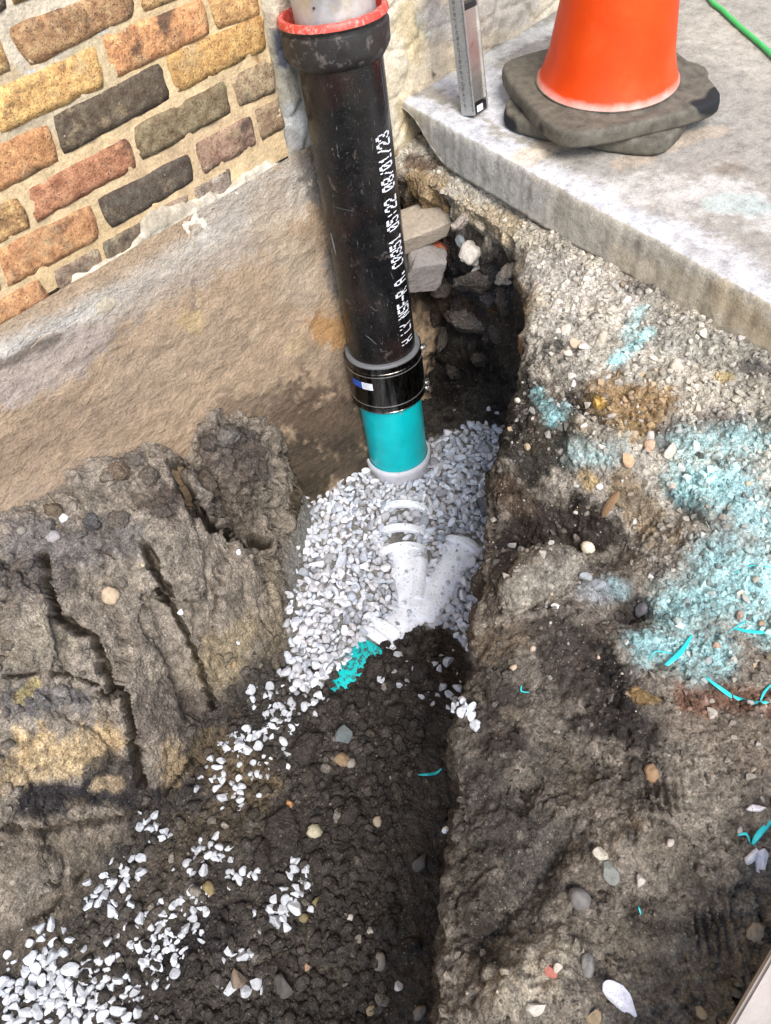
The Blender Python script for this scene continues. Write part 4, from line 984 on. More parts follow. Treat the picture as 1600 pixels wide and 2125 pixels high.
CL = [ # (x1,y1,x2,y2,spread px, count, r lo, hi, label, group)
 (560, 1470, 640, 1440, 32, 26, 8, 13, 'white gravel stone in the spill just below left of the gravel bed', 'white stones spilled below the gravel bed'),
 (455, 1560, 590, 1500, 16, 18, 8, 13, 'white gravel stone on the short trail at the foot of the crumbling earth heap', 'white stones trailing along the heap foot'),
 (440, 1600, 500, 1660, 22, 12, 7, 12, 'white gravel stone on brown soil beside the dark clods in mid trench', 'white stones on the brown soil'),
 (520, 1590, 610, 1570, 26, 10, 5, 9, 'small soiled white stone between the trail and the dark rubble', 'soiled stones by the dark rubble'),
 (300, 1700, 350, 1735, 16, 7, 8, 13, 'white stone on the bare soil below the black soil band of the heap', 'white stones below the heap'),
 (400, 1780, 460, 1750, 24, 14, 8, 12, 'white stone in the small group above the tan lump in the trench', 'white stones above the tan lump'),
 (380, 1860, 430, 1870, 14, 6, 9, 13, 'white stone beside the tan lump left of centre on the trench floor', 'white stones beside the tan lump'),
 (470, 1820, 520, 1815, 14, 5, 8, 15, 'white stone right of the tan lump on the dark trench floor', 'white stones right of the tan lump'),
 (200, 1880, 280, 1800, 24, 18, 8, 13, 'white stone on the smooth soil slope at the left of the trench', 'white stones on the left slope'),
 (370, 1900, 390, 1930, 16, 6, 8, 12, 'white stone on black soil in the lower left of the trench', 'white stones on black soil'),
 (290, 1930, 350, 2000, 34, 32, 7, 12, 'white stone in the loose cluster at lower left of the trench', 'white stones in the loose lower left cluster'),
 (30, 2100, 110, 1990, 42, 64, 9, 16, 'white stone in the dense heap at the bottom left corner', 'white stones heaped in the bottom left corner'),
 (120, 2090, 250, 2060, 40, 56, 8, 15, 'white stone in the right half of the dense bottom left heap', 'white stones at the right of the bottom left heap'),
 (550, 1910, 610, 1870, 20, 16, 9, 16, 'white stone in the curved cluster on the dark soil in mid trench floor', 'white stones in the curved cluster'),
 (610, 1790, 630, 1850, 10, 6, 7, 12, 'white stone in the thin line above the curved cluster', 'white stones above the curved cluster'),
 (480, 1975, 535, 1990, 12, 4, 11, 16, 'white stone beside the brown block near the bottom of the trench', 'white stones by the brown block'),
 (455, 2055, 535, 2045, 8, 3, 12, 17, 'white stone at the foot of the brown block near the bottom', 'white stones below the brown block'),
 (820, 1380, 940, 1420, 36, 9, 8, 14, 'white stone poking from the dark soil just below the white junction', 'white stones below the junction'),
 (930, 1440, 975, 1490, 14, 8, 8, 13, 'white stone against the right hand trench edge below the gravel', 'white stones at the right trench edge')]
for (x1, y1, x2, y2, sp_, cnt, rl, rh, lab, grp) in CL:
    done = []
    for _ in range(cnt * 4):
        if len(done) >= cnt: break
        t = rr.random(); px = x1 + (x2 - x1) * t + rr.gauss(0, sp_ * .78); py = y1 + (y2 - y1) * t + rr.gauss(0, sp_ * .78); rp = rr.uniform(rl, rh)
        if any((px - a) ** 2 + (py - b) ** 2 < (.75 * (rp + c)) ** 2 for a, b, c in done): continue
        done.append((px, py, rp)); put('white_stone', rr.choice(STM), px, py, rp * 1.22, wcol(), lab, 'stone', grp, sink=rr.uniform(.3, .95))

items = []; r = np.random.default_rng(77)
for (x1, y1, x2, y2, sp_, cnt, rl, rh, lab, grp) in CL:
    for _ in range(int(cnt * 1.6)):
        t = r.random(); px = x1 + (x2 - x1) * t + r.normal() * sp_ * .9; py = y1 + (y2 - y1) * t + r.normal() * sp_ * .9
        l_, n_ = hitp(px, py); rad = pxr(np.array(l_), r.uniform(3, 11)); b = r.uniform(.36, .6)
        items.append(((l_.x, l_.y, l_.z + rad * .1), rad * np.array((1.1, .9, .8)), np.array((b * .96, b, b * 1.05)), .6))
tag(scatter_mesh('white_stone_chips', items, VAR, M['gravel']), 'small white chips and half buried stones along the spill on the trench floor', 'gravel', kind='stuff')
# single stones worth naming
SS = [
 (603, 1670, 13, (.50, .26, .12), 'small orange brown stone on the dark trench floor left of centre', 'v'), (650, 1730, 19, (.42, .38, .27), 'pale buff flat stone standing beside the big dark clod', 'r'), (708, 1578, 17, (.24, .17, .10), 'rounded brown pebble touching a grey pebble in mid trench', 'r'),
 (728, 1586, 12, (.30, .27, .24), 'grey oval pebble leaning on the brown pebble in mid trench', 'r'), (782, 1705, 12, (.40, .33, .24), 'small cream pebble in the middle of the dark trench floor', 'r'), (927, 1724, 9, (.75, .77, .8), 'lone white pebble close to the right trench edge', 'r'),
 (868, 1790, 26, (.10, .095, .085), 'dark grey angular block near the right side of the trench floor', 'v'), (718, 1530, 26, (.12, .14, .14), 'blue grey stone half sunk below the turquoise patch', 'v'), (727, 1903, 8, (.55, .52, .44), 'tiny round cream pebble low on the trench floor', 'r'), (768, 1935, 10, (.45, .42, .36), 'cream pebble beside a mottled grey stone low in the trench', 'r'),
 (746, 1945, 13, (.28, .25, .20), 'mottled grey angular stone low in the trench', 'v'), (787, 1995, 16, (.22, .20, .165), 'brownish grey rounded stone near the bottom of the trench floor', 'r'), (492, 2030, 27, (.19, .145, .105), 'brown squared block near the bottom edge, white stones around it', 'v'), (590, 2045, 30, (.09, .085, .075), 'dark wedge shaped stone near the bottom of the trench', 'v'),
 (826, 2045, 12, (.62, .60, .56), 'small white crumb near the bottom of the trench right of centre', 'v'), (768, 2095, 13, (.28, .22, .13), 'tan pebble at the bottom edge of the trench floor', 'r'), (432, 1845, 16, (.22, .17, .08), 'olive tan lump among white stones on the trench floor', 'r'), (660, 1875, 15, (.17, .14, .07), 'mustard brown stone right of the curved white cluster', 'v'), (632, 1905, 11, (.20, .16, .08), 'small tan stone touching the curved white cluster', 'r'),
 (870, 2100, 16, (.2, .17, .14), 'grey brown stone at the bottom edge beside the cut bank', 'r'), (640, 2010, 14, (.38, .24, .16), 'pinkish brown chip near the bottom of the trench', 'v'),
 (228, 1232, 20, (.40, .31, .21), 'cream oval pebble stuck in the face of the crumbling heap', 'r'), (132, 1075, 14, (.68, .66, .62), 'white chip lying on top of the heap against the footing', 'v'), (92, 1092, 15, (.20, .19, .19), 'grey stone on top of the heap at the left', 'r'), (110, 1112, 17, (.27, .255, .25), 'light grey lump just in front of the white chip on the heap', 'r'), (495, 1145, 7, (.75, .75, .74), 'small white fragment high on the right block of the heap', 'r'),
 (375, 1267, 8, (.72, .72, .72), 'small white fragment beside the long crack in the heap', 'v'), (493, 1333, 6, (.72, .72, .72), 'tiny white fragment on the right block of the heap', 'v'), (300, 1173, 12, (.48, .38, .24), 'pale yellow lump beside the upper crack in the heap', 'v'), (45, 1102, 12, (.22, .2, .17), 'grey brown stone at the far left top of the heap', 'r'), (485, 1380, 7, (.3, .22, .12), 'little tan pebble low on the right block of the heap', 'r'),
 (1190, 714, 14, (.50, .36, .26), 'tan stone in the little group on the bank under the slab', 'v'), (1178, 732, 12, (.55, .48, .38), 'buff stone just below the tan one on the bank', 'v'), (1212, 722, 12, (.52, .48, .42), 'pale stone right of the tan one on the bank', 'v'), (1172, 685, 13, (.5, .45, .37), 'cream stone highest of the little group on the bank', 'r'), (1160, 688, 9, (.6, .56, .5), 'small white stone touching the cream stone on the bank', 'v'), (1250, 700, 14, (.42, .38, .3), 'buff stone left of the bright turquoise stroke', 'r'),
 (1187, 782, 11, (.62, .58, .54), 'white stone above its twin on the left edge of the bank', 'v'), (1189, 798, 11, (.62, .57, .52), 'white stone below its twin on the left edge of the bank', 'v'), (1300, 952, 18, (.5, .33, .2), 'pinkish tan wedge stone at the end of the mossy ledge', 'v'), (1350, 925, 13, (.42, .30, .2), 'brown round stone in the trio on the bank', 'r'), (1341, 936, 10, (.38, .27, .18), 'smaller brown stone leaning on the round brown one', 'r'), (1350, 908, 11, (.45, .42, .37), 'grey round stone topmost of the trio on the bank', 'r'),
 (1388, 940, 20, (.52, .47, .4), 'pale flat stone left of the turquoise painted soil', 'v'), (1415, 971, 12, (.78, .78, .74), 'bright white square stone at the edge of the turquoise paint', 'v'), (1395, 1010, 11, (.36, .33, .28), 'grey stone below the bright white square one', 'v'), (1245, 1008, 8, (.7, .68, .64), 'small white stone in the dark hollow of the bank', 'r'), (1220, 1132, 16, (.62, .57, .46), 'cream stone resting on the rim above the dark scooped face', 'r'), (1152, 1257, 11, (.75, .74, .7), 'white crumb on the light rim of the lower ledge', 'v'),
 (1240, 1215, 17, (.24, .25, .27), 'blue grey stone on the lower ledge of the bank', 'v'), (1215, 1197, 13, (.27, .28, .29), 'small blue grey stone left of the larger on the ledge', 'v'), (1335, 1265, 17, (.12, .115, .13), 'dark slate lump in the hollow beside the ledge', 'r'), (1106, 1345, 7, (.42, .32, .24), 'small pinkish pebble on the dark slope of the bank', 'r'), (1066, 1387, 9, (.42, .34, .24), 'tan pebble on the dark slope near the trench edge', 'r'), (1243, 1364, 5, (.45, .32, .24), 'tiny tan pebble at the head of the dark slope', 'r'),
 (1411, 1298, 9, (.82, .82, .78), 'small bright white pebble in the turquoise paint', 'v'), (1488, 1340, 10, (.40, .27, .2), 'brown pebble in the middle of the turquoise paint', 'r'), (1537, 1276, 9, (.3, .22, .18), 'dark brown pebble high in the turquoise paint', 'r'), (1580, 1297, 9, (.38, .27, .18), 'brown pebble at the right edge in the paint', 'r'), (1355, 1602, 20, (.25, .16, .09), 'rounded brown stone above the boot print', 'r'),
 (1248, 1778, 20, (.50, .47, .38), 'cream topped rock on the mound in the lower bank', 'v'), (1262, 1812, 24, (.20, .21, .19), 'grey green rock just below the cream topped one', 'v'), (1328, 1826, 17, (.42, .38, .34), 'pale grey stone right of the two rocks on the mound', 'v'), (1205, 1876, 30, (.16, .15, .145), 'dark grey crumbly lump left of the mound', 'r'), (1140, 2015, 19, (.36, .13, .10), 'red brick fragment with a pale end low on the bank', 'v'), (1155, 2008, 13, (.45, .40, .33), 'pale chip against the red brick fragment', 'v'),
 (1212, 2000, 24, (.20, .195, .185), 'smooth grey stone right of the red brick fragment', 'r'), (1112, 2092, 22, (.44, .41, .36), 'pale rough stone near the bottom of the bank', 'v'), (1567, 1680, 20, (.72, .72, .76), 'long white stone near the right edge of the bank', 'v'), (1556, 1778, 20, (.68, .68, .74), 'white stone left of the pair under the turquoise strip', 'v'), (1583, 1785, 26, (.72, .72, .78), 'white stone right of the pair under the turquoise strip', 'v'), (1285, 2072, 36, (.80, .80, .88), 'large white stone lying near the bottom of the bank', 'v'),
 (1532, 1722, 9, (.42, .36, .32), 'small pinkish pebble left of the turquoise strip', 'r'), (1390, 1748, 9, (.38, .33, .3), 'small grey pebble right of the mound', 'r'), (1565, 1935, 20, (.30, .26, .21), 'tan stone near the right edge above the grey board', 'r'), (1455, 2106, 13, (.36, .3, .2), 'tan pebble beside the grey board at the bottom', 'r'), (1230, 2110, 20, (.30, .23, .15), 'brown elongated stone at the bottom edge of the bank', 'v'),
 (1015, 850, 6, (.7, .72, .75), 'tiny round pale stone on the dark soil below the cavity', 'r'), (1031, 858, 6, (.72, .74, .77), 'tiny pale chip beside the round one below the cavity', 'v'), (1455, 690, 16, (.5, .47, .4), 'pale stone on the gravelly bank close to the slab', 'v'), (1500, 660, 12, (.45, .42, .37), 'buff stone tucked under the slab edge', 'r'), (1400, 760, 14, (.45, .40, .33), 'buff round stone in the middle of the pale bank', 'r'), (1300, 625, 14, (.6, .57, .52), 'white three cornered stone near the slab edge', 'v')]
for (px, py, rp, col, lab, kd) in SS:
    asp = (1, 1, 1)
    if rp >= 36: asp = (1.35, .85, .7)
    if 'long white' in lab: asp = (1.3, .5, .6)
    o = put('stone', rr.choice(STM if kd == 'v' else RSM), px, py, rp, col, lab, 'stone', sink=.45, aspect=asp)

# broken concrete and rubble under the slab, seen in the cut face
def chunk(name, px, py, y_or_pt, size, rot, col, label, cat, seed, mat='stone', res=3):
    r0 = np.random.default_rng(seed); bm = bmesh.new(); pts = r0.uniform(-1, 1, size=(26, 3)); pts = np.sign(pts) * np.abs(pts) ** .45
    for q in pts: bm.verts.new(q * np.array(size))
    bmesh.ops.convex_hull(bm, input=bm.verts)
    for v in [v for v in bm.verts if not v.link_faces]: bm.verts.remove(v)
    bmesh.ops.bevel(bm, geom=bm.edges[:], offset=.004, segments=1, affect='EDGES')
    bmesh.ops.triangulate(bm, faces=bm.faces[:]); bmesh.ops.subdivide_edges(bm, edges=bm.edges[:], cuts=3, use_grid_fill=True)
    V = np.array([v.co for v in bm.verts]); nn = fbm(V, 45, 4, seed) * .005
    for v, q in zip(bm.verts, nn): v.co += v.co.normalized() * q
    o = bm_obj(name, bm, M[mat], None, smooth=False); o.location = Vector(y_or_pt); o.rotation_euler = [R_(a) for a in rot]; o.color = (*col, 1)
    return tag(o, label, cat)
chunk('concrete_fragment', 0, 0, tuple(Vector(ony(893, 482, 1.05)) + Vector((0, .03, 0))), (.085, .05, .032), (5, -8, -20), (.33, .28, .22), 'broad flat piece of pale concrete wedged below the slab beside the black pipe', 'concrete fragment', 31)
chunk('stone_block', 0, 0, tuple(Vector(ony(890, 560, 1.03)) + Vector((0, .02, 0))), (.045, .04, .05), (10, 15, -30), (.21, .19, .175), 'grey stone block below the broad concrete piece beside the black pipe', 'stone', 32)
chunk('brick_fragment', 0, 0, tuple(Vector(ony(868, 530, 1.06)) + Vector((0, .03, 0))), (.03, .03, .05), (0, 10, 20), (.38, .19, .07), 'orange brick fragment squeezed between the black pipe and the grey block', 'brick fragment', 33, mat='brick')
chunk('brick_fragment', 0, 0, tuple(Vector(ony(918, 528, 1.02)) + Vector((0, .02, 0))), (.02, .02, .016), (30, 10, 20), (.36, .10, .05), 'small red brown brick chip above the grey block in the cut', 'brick fragment', 34, mat='brick')
pcut, ncut = hitp(983, 520)
chunk('broken_stone', 0, 0, tuple(pcut + Vector((-.01, 0, 0))), (.032, .026, .024), (20, 30, 10), (.50, .46, .40), 'pale three cornered stone jutting from the cut face right of the grey block', 'stone', 35)
for (px, py, sz, col, lab, sd0) in [(955, 500, .018, (.22, .24, .24), 'grey green stone left of the pale three cornered one in the cut', 36), (1050, 575, .028, (.48, .44, .36), 'pale lump at the lip above the dark cavity', 37), (1000, 470, .024, (.40, .35, .26), 'buff lump under the slab edge above the cavity', 38),
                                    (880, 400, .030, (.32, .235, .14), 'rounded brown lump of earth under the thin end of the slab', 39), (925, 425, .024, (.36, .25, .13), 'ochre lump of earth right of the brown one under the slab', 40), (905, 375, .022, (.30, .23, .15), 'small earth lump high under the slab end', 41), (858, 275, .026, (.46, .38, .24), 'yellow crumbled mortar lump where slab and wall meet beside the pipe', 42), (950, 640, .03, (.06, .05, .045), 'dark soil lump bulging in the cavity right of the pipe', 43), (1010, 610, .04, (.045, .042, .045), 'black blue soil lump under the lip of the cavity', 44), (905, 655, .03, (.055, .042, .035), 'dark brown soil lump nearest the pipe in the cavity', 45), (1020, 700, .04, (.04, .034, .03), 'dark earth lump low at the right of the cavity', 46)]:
    loc, n_ = hitp(px, py)
    if loc.y > 1.12: loc.y = 1.12
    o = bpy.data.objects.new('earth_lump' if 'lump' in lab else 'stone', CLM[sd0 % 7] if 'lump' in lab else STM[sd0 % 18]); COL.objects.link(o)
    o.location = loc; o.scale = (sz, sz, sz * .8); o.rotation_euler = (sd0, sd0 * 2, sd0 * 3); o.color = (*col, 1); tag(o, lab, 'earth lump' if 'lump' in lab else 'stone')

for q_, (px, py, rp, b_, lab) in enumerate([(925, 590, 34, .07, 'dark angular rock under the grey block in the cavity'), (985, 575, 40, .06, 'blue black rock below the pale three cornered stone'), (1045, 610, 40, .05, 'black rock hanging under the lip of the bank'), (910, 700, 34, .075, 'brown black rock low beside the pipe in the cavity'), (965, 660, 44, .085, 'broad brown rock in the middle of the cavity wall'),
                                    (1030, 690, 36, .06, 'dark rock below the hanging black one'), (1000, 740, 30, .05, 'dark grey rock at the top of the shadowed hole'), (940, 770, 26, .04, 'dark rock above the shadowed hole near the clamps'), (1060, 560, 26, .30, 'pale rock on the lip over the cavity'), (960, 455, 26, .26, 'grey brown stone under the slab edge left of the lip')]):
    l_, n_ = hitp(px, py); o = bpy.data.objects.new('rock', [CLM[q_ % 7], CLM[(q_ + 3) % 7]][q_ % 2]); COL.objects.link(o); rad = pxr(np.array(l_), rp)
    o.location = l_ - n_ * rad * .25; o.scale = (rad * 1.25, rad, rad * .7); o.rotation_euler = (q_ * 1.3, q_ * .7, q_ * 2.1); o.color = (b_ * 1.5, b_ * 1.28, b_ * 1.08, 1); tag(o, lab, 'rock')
# clods on the trench floor
LUMPV = []
for k in range(8):
    bm = bmesh.new(); bmesh.ops.create_icosphere(bm, subdivisions=2, radius=1); V = np.array([v.co for v in bm.verts]); d1, _, _ = worley(V + k * 3.3, 2.2, 90 + k)
    V = stone_variant(700 + k, n=7, sq=(1, 1, 1), cut=(.55, .9))[0] * (1 + (fbm(V + k * 4.1, 1.6, 3, 160 + k) * .38 - .16 * d1 + .1)[:, None]) * np.array((1, .86, .74)); Fc = np.array([[v.index for v in f.verts] for f in bm.faces]); bm.free(); LUMPV.append((V, Fc))
CLD = [(640, 1548, 38, 'large round dark clod left of the blue grey stone'), (592, 1735, 52, 'biggest dark clod on the trench floor, left of the buff flat stone'), (552, 1775, 34, 'dark clod leaning on the biggest one, on its lower left'), (700, 1465, 24, 'dark clod just below the turquoise patch'), (775, 1395, 26, 'dark clod right of the turquoise patch'), (755, 1450, 26, 'dark clod between the turquoise patch and the trench middle'), (820, 1480, 26, 'dark clod right of centre below the white junction'), (735, 1490, 22, 'dark clod above the blue grey stone'),
 (800, 1340, 16, 'small dark clod touching the white outlet ring'), (835, 1350, 18, 'dark clod at the right of the outlet ring'), (650, 1400, 18, 'dark clod above left of the turquoise patch'), (875, 1400, 24, 'brown black clod below the junction body'), (880, 1480, 22, 'dark clod near the right side below the junction'), (655, 1600, 22, 'dark clod under the large round one'), (725, 1690, 30, 'blue black clod in the middle of the trench'), (745, 1710, 22, 'dark clod tucked under the blue black one'), (920, 1690, 22, 'dark clod near the right trench edge'), (660, 1790, 24, 'dark clod below the buff flat stone'), (680, 1850, 22, 'dark clod above the mustard brown stone'),
 (850, 1960, 22, 'dark clod low in the trench near the bank'), (560, 2010, 24, 'black clod above the dark wedge shaped stone'), (575, 2090, 24, 'dark clod at the bottom edge of the photo'), (490, 2095, 20, 'brown clod at the bottom edge left of the wedge stone'), (600, 1510, 14, 'small clod beside the white stone spill'), (800, 1560, 16, 'small dark clod right of the two touching pebbles'), (640, 1455, 15, 'small clod between white spill and turquoise patch')]
for (px, py, rp, lab) in CLD:
    b = rr.uniform(.036, .06); put('soil_clod', rr.choice(CLM), px, py, rp, (b * 1.08, b * .92, b * .8), lab, 'clod', 'dark clods on the trench floor', sink=.55)
HC = [(470, 905, 34, (.13, .115, .10), 'pale topped lump crowning the tall block of the heap'), (440, 925, 26, (.085, .07, .058), 'dark lump left of the crowning lump of the heap'), (520, 930, 30, (.10, .08, .065), 'brown lump right of the crowning lump of the heap'), (420, 1000, 28, (.10, .08, .062), 'crumbly lump in the gap left of the tall block'), (280, 960, 28, (.14, .12, .10), 'lump standing at the peak against the footing left of the gap'), (245, 985, 26, (.16, .12, .085), 'flat brown lump left of the peak lump'), (310, 990, 26, (.12, .10, .08), 'brown lump just below the peak lump'), (95, 1100, 22, (.16, .145, .13), 'grey crumb lump on the left shoulder of the heap'), (190, 1085, 30, (.09, .085, .085), 'dark grey lump on the shoulder right of the white chip'),
      (250, 1080, 26, (.13, .11, .09), 'brown crumb lump right of the dark grey lump'), (110, 1060, 22, (.15, .115, .08), 'brown lump against the footing on the left'), (330, 1060, 24, (.085, .07, .058), 'dark lump below the peak, above the upper crack')]
for (px, py, rp, col, lab) in HC:
    put('earth_lump', rr.choice(CLM), px, py, rp, col, lab, 'earth lump', sink=.6)

# ------------------------------------------------------------------ crumbs: uncountable fine stuff
def crumbs(name, n, xr, yr, size, colf, keep, label, cat, var=SVAR, fl_=1., pw=4.2, mat='gravel', smooth=False, own=.5):
    items = []; r = np.random.default_rng(len(name) * 7 + n)
    for _ in range(n):
        x, y = r.uniform(*xr), r.uniform(*yr)
        if not keep(x, y, r): continue
        p, n_ = down(x, y, .2)
        if p is None: continue
        s_ = size[0] + (size[1] - size[0]) * r.random() ** pw
        gc = LASTC[0]; cc = colf(r, x, y); k = own(r) if callable(own) else own
        cc = cc * k + gc * r.uniform(.7, 1.35) * (1 - k)
        items.append(((p.x, p.y, p.z + s_ * .22), np.ones(3) * s_, cc, fl_))
    o = scatter_mesh(name, items, var, M[mat], smooth); tag(o, label, cat, kind='stuff'); return o
def sdv(x, y): return float(samp(SD, np.array([x]), np.array([y]))[0])
def heap1(x, y): return float(heap(np.array([x]), np.array([y]))[0])
def dark(r, x, y):
    h = heap1(x, y) > .05
    b = r.uniform(.05, .15) if h else r.uniform(.034, .085); k = r.random()
    if k < .03: b = r.uniform(.25, .45); return np.array((b, b * .9, b * .76))
    if k < .14: return np.array((b * 1.9, b * 1.6, b * 1.3))
    return np.array((b, b * .89, b * .79))
def floor_keep(x, y, r):
    if sdv(x, y) < .1 or in_poly(x, y, GRAVEL_W): return False
    if not clear_of_pipes(x, y, .9): return False
    if heap1(x, y) > .05: return r.random() < .10
    if x < .22 and y > .42: return r.random() < .40
    return r.random() < (1. if x > .0 else .7)
crumbs('soil_crumbs', 17000, (-.35, 1.05), (.05, 1.1), (.0035, .0150), dark, floor_keep, 'loose dark soil crumbs over the trench floor', 'soil', var=LUMPV, mat='soil', smooth=True, own=.45)
crumbs('soil_grit', 16000, (-.35, 1.05), (.05, 1.1), (.0012, .0045), dark, floor_keep, 'fine dark grit over the trench floor', 'soil', pw=2.)
def palec(r, x, y):
    b = r.uniform(.20, .55); t = r.uniform(0, 1); k = r.random()
    if k < .12: return np.array((b, b * .76, b * .5))
    return np.array((b, b * (.93 + .04 * t), b * (.80 + .14 * t)))
def bank_keep(x, y, r):
    if sdv(x, y) > .0 or x > slab_edge(y) - .004: return False
    e_ = slab_edge(y) - x
    return r.random() < (1. if e_ < .25 else max(.0, 1 - (e_ - .25) / .35))
crumbs('bank_gravel', 15000, (.45, 1.17), (-.15, 1.1), (.0014, .0095), palec, bank_keep, 'fine pale gravel and grit over the bank beside the slab', 'gravel', var=VAR[:8] + SVAR, pw=3.6, own=lambda r: .12 if r.random() < .75 else .8)
def midc(r, x, y):
    b = r.uniform(.045, .17); k = r.random()
    if k < .04: b = r.uniform(.3, .5)
    return np.array((b, b * .87, b * .72))
crumbs('bank_grit', 13000, (-.25, 1.0), (-.32, .75), (.0012, .0075), midc, lambda x, y, r: sdv(x, y) < -.0 and x < slab_edge(y) - .1 and r.random() < .9, 'brown grit and small crumbs over the lower bank', 'grit', var=LUMPV[:4] + SVAR, mat='soil', pw=4.5, own=lambda r: .15 if r.random() < .8 else .8)

# ------------------------------------------------------------------ traffic cones
CX, CY = 1.413, .838
def cone(cx, cy, z0, ang, label, body_h, side_=.355, group=None):
    root = empty('traffic_cone', (cx, cy, z0), label=label, cat='traffic cone', group=group)
    # rubber base: rounded square slab with crowned top
    bm = bmesh.new(); n = 72; prof = [(.96, -.0), (.992, .002), (1.0, .007), (1.0, .020), (.995, .0258), (.984, .0292), (.968, .0306), (.955, .031), (.90, .031), (.72, .031)]
    rings = []
    for (k, zz) in prof:
        rg = []
        for q in range(n):
            t = q / n * math.tau; c_, s_ = math.cos(t), math.sin(t); e_ = 9.0
            r_ = (abs(c_) ** e_ + abs(s_) ** e_) ** (-1 / e_) * side_ / 2
            # cut corners a little, like the moulded base
            r_ = r_ * (1 - .055 * abs(math.sin(2 * t)) ** 6)
            rg.append(bm.verts.new((r_ * c_ * k, r_ * s_ * k, zz)))
        rings.append(rg)
    # small feet/wave under the edge
    for a, b in zip(rings[:-1], rings[1:]):
        for q in range(n): bm.faces.new((a[q], a[(q + 1) % n], b[(q + 1) % n], b[q]))
    bm.faces.new(rings[0][::-1]); inner = []
    for q in range(n):
        t = q / n * math.tau; inner.append(bm.verts.new((.128 * math.cos(t), .128 * math.sin(t), .034)))
    for q in range(n): bm.faces.new((rings[-1][q], rings[-1][(q + 1) % n], inner[(q + 1) % n], inner[q]))
    o = bm_obj('rubber_base', bm, M['cone_base']); o.parent = root; o.rotation_euler.z = R_(ang)
    r0 = .134
    prof = [(r0 + .003, .031), (r0 + .0025, .035), (r0 - .001, .040), (r0 - .006, .052), (r0 - .016, .085)]
    for k in range(1, 9): t = k / 8; prof.append((r0 - .016 - (r0 - .016 - .03) * t, .085 + (body_h - .085) * t))
    prof += [(.026, body_h), (.024, body_h - .01)]
    o = lathe('cone_body', prof, (0, 0, 0), (0, 0, 1), M['cone_body'], None, seg=96); o.parent = root
    lathe_o = lathe('foot_seam', [(r0 + .001, .0335), (r0 + .0055, .0345), (r0 + .0055, .0325), (r0 + .001, .0315)], (0, 0, 0), (0, 0, 1), M['cone_base'], None, seg=96); lathe_o.parent = root
    return root
upA = -29.5
cone(1.404, .834, .031, upA, 'upper orange traffic cone, its dusty black base twisted on the cone below', .70, group=None)
cone(1.425, .842, 0.002, 16, 'lower traffic cone of the stack, only its black rubber base showing', .70 - .02)

# ------------------------------------------------------------------ spirit level leaning on the wall
LB = np.array((1.247, 1.038, .002)); LT = np.array((1.262, 1.085, .196)); Ld = (LT - LB) / np.linalg.norm(LT - LB)
LL = .60
lv = empty('spirit_level', tuple(LB), label='aluminium spirit level with ruled edge standing on the slab and leaning on the wall', cat='spirit level')
lx = np.array((1., .137, 0.)); lx -= Ld * (lx @ Ld); lx /= np.linalg.norm(lx); ly = np.cross(Ld, lx); ly /= np.linalg.norm(ly)   # ly points towards the wall
hw, hd = .0255, .0165
def LV(a, b, h): return LB + lx * a + ly * b + Ld * h
def lbox(name, a0, a1, b0, b1, h_0, h_1, mat, bev=0):
    bm = bmesh.new(); vs = [bm.verts.new(LV(a, b, h)) for h in (h_0, h_1) for b in (b0, b1) for a in (a0, a1)]
    for f in ((0, 1, 3, 2), (4, 6, 7, 5), (0, 4, 5, 1), (2, 3, 7, 6), (0, 2, 6, 4), (1, 5, 7, 3)): bm.faces.new([vs[i] for i in f])
    if bev: bmesh.ops.bevel(bm, geom=bm.edges[:], offset=bev, segments=2, affect='EDGES')
    return bm_obj(name, bm, mat, lv, smooth=False)
# I-section: two flanges and a web, window left open near the top of the view
lbox('flange', -hw, -hw + .004, -hd, hd, 0, LL, M['alu_strip'], .0006)
lbox('flange', hw - .004, hw, -hd, hd, 0, LL, M['alu'], .0006)
HO = .183
lbox('web', -hw + .004, hw - .004, -hd + .0035, hd - .0035, .022, HO, M['alu'], 0)
lbox('web', -hw + .004, hw - .004, -hd + .0035, hd - .0035, HO + .085, LL - .02, M['alu'], 0)
lbox('end_cap', -hw + .0035, hw - .0035, -hd + .001, hd - .001, .001, .018, M['blackplastic'], .001)
lbox('end_cap', -hw + .0035, hw - .0035, -hd + .001, hd - .001, LL - .018, LL - .001, M['blackplastic'], .001)
lbox('handle_grip', -hw + .004, hw - .004, -hd + .002, hd - .002, HO, HO + .010, M['blackplastic'], .002)
lbox('handle_grip', -hw + .004, hw - .004, -hd + .002, hd - .002, HO + .075, HO + .085, M['blackplastic'], .002)
lbox('cap_label', -hw + .012, hw - .018, -hd + .0008, -hd + .0012, .003, .015, M['sticker_white'], 0)
# graduation on the narrow edge (faces -lx)
V, Fc = [], []
def quad_edge(b0, b1, h_0, h_1):
    n0 = len(V)
    for (b, h) in ((b0, h_0), (b1, h_0), (b1, h_1), (b0, h_1)): V.append(LV(-hw - .0003, b, h))
    Fc.append([n0, n0 + 1, n0 + 2, n0 + 3])
for k in range(4, 300):
    h = k * .002
    if h > LL - .01: break
    ln = .010 if k % 5 == 0 else .005
    if k % 5 == 0: ln = .0095 if (k // 5) % 2 == 0 else .0075
    quad_edge(-hd + .001, -hd + .001 + ln * .7, h - .00025, h + .00025)
for k in range(2, 58):
    h = k * .010; txt = str(k)[-1]
    if txt not in FONT: txt = '3'
    for r_, row in enumerate(FONT[txt].split()):
        for c_, bit in enumerate(row):
            if bit == '1': b = .002 + c_ * .0011; hh = h + (3 - r_) * .0009; quad_edge(b, b + .0010, hh - .0004, hh + .0004)
mesh_np('graduations', V, Fc, M['blackplastic'], lv, smooth=False)

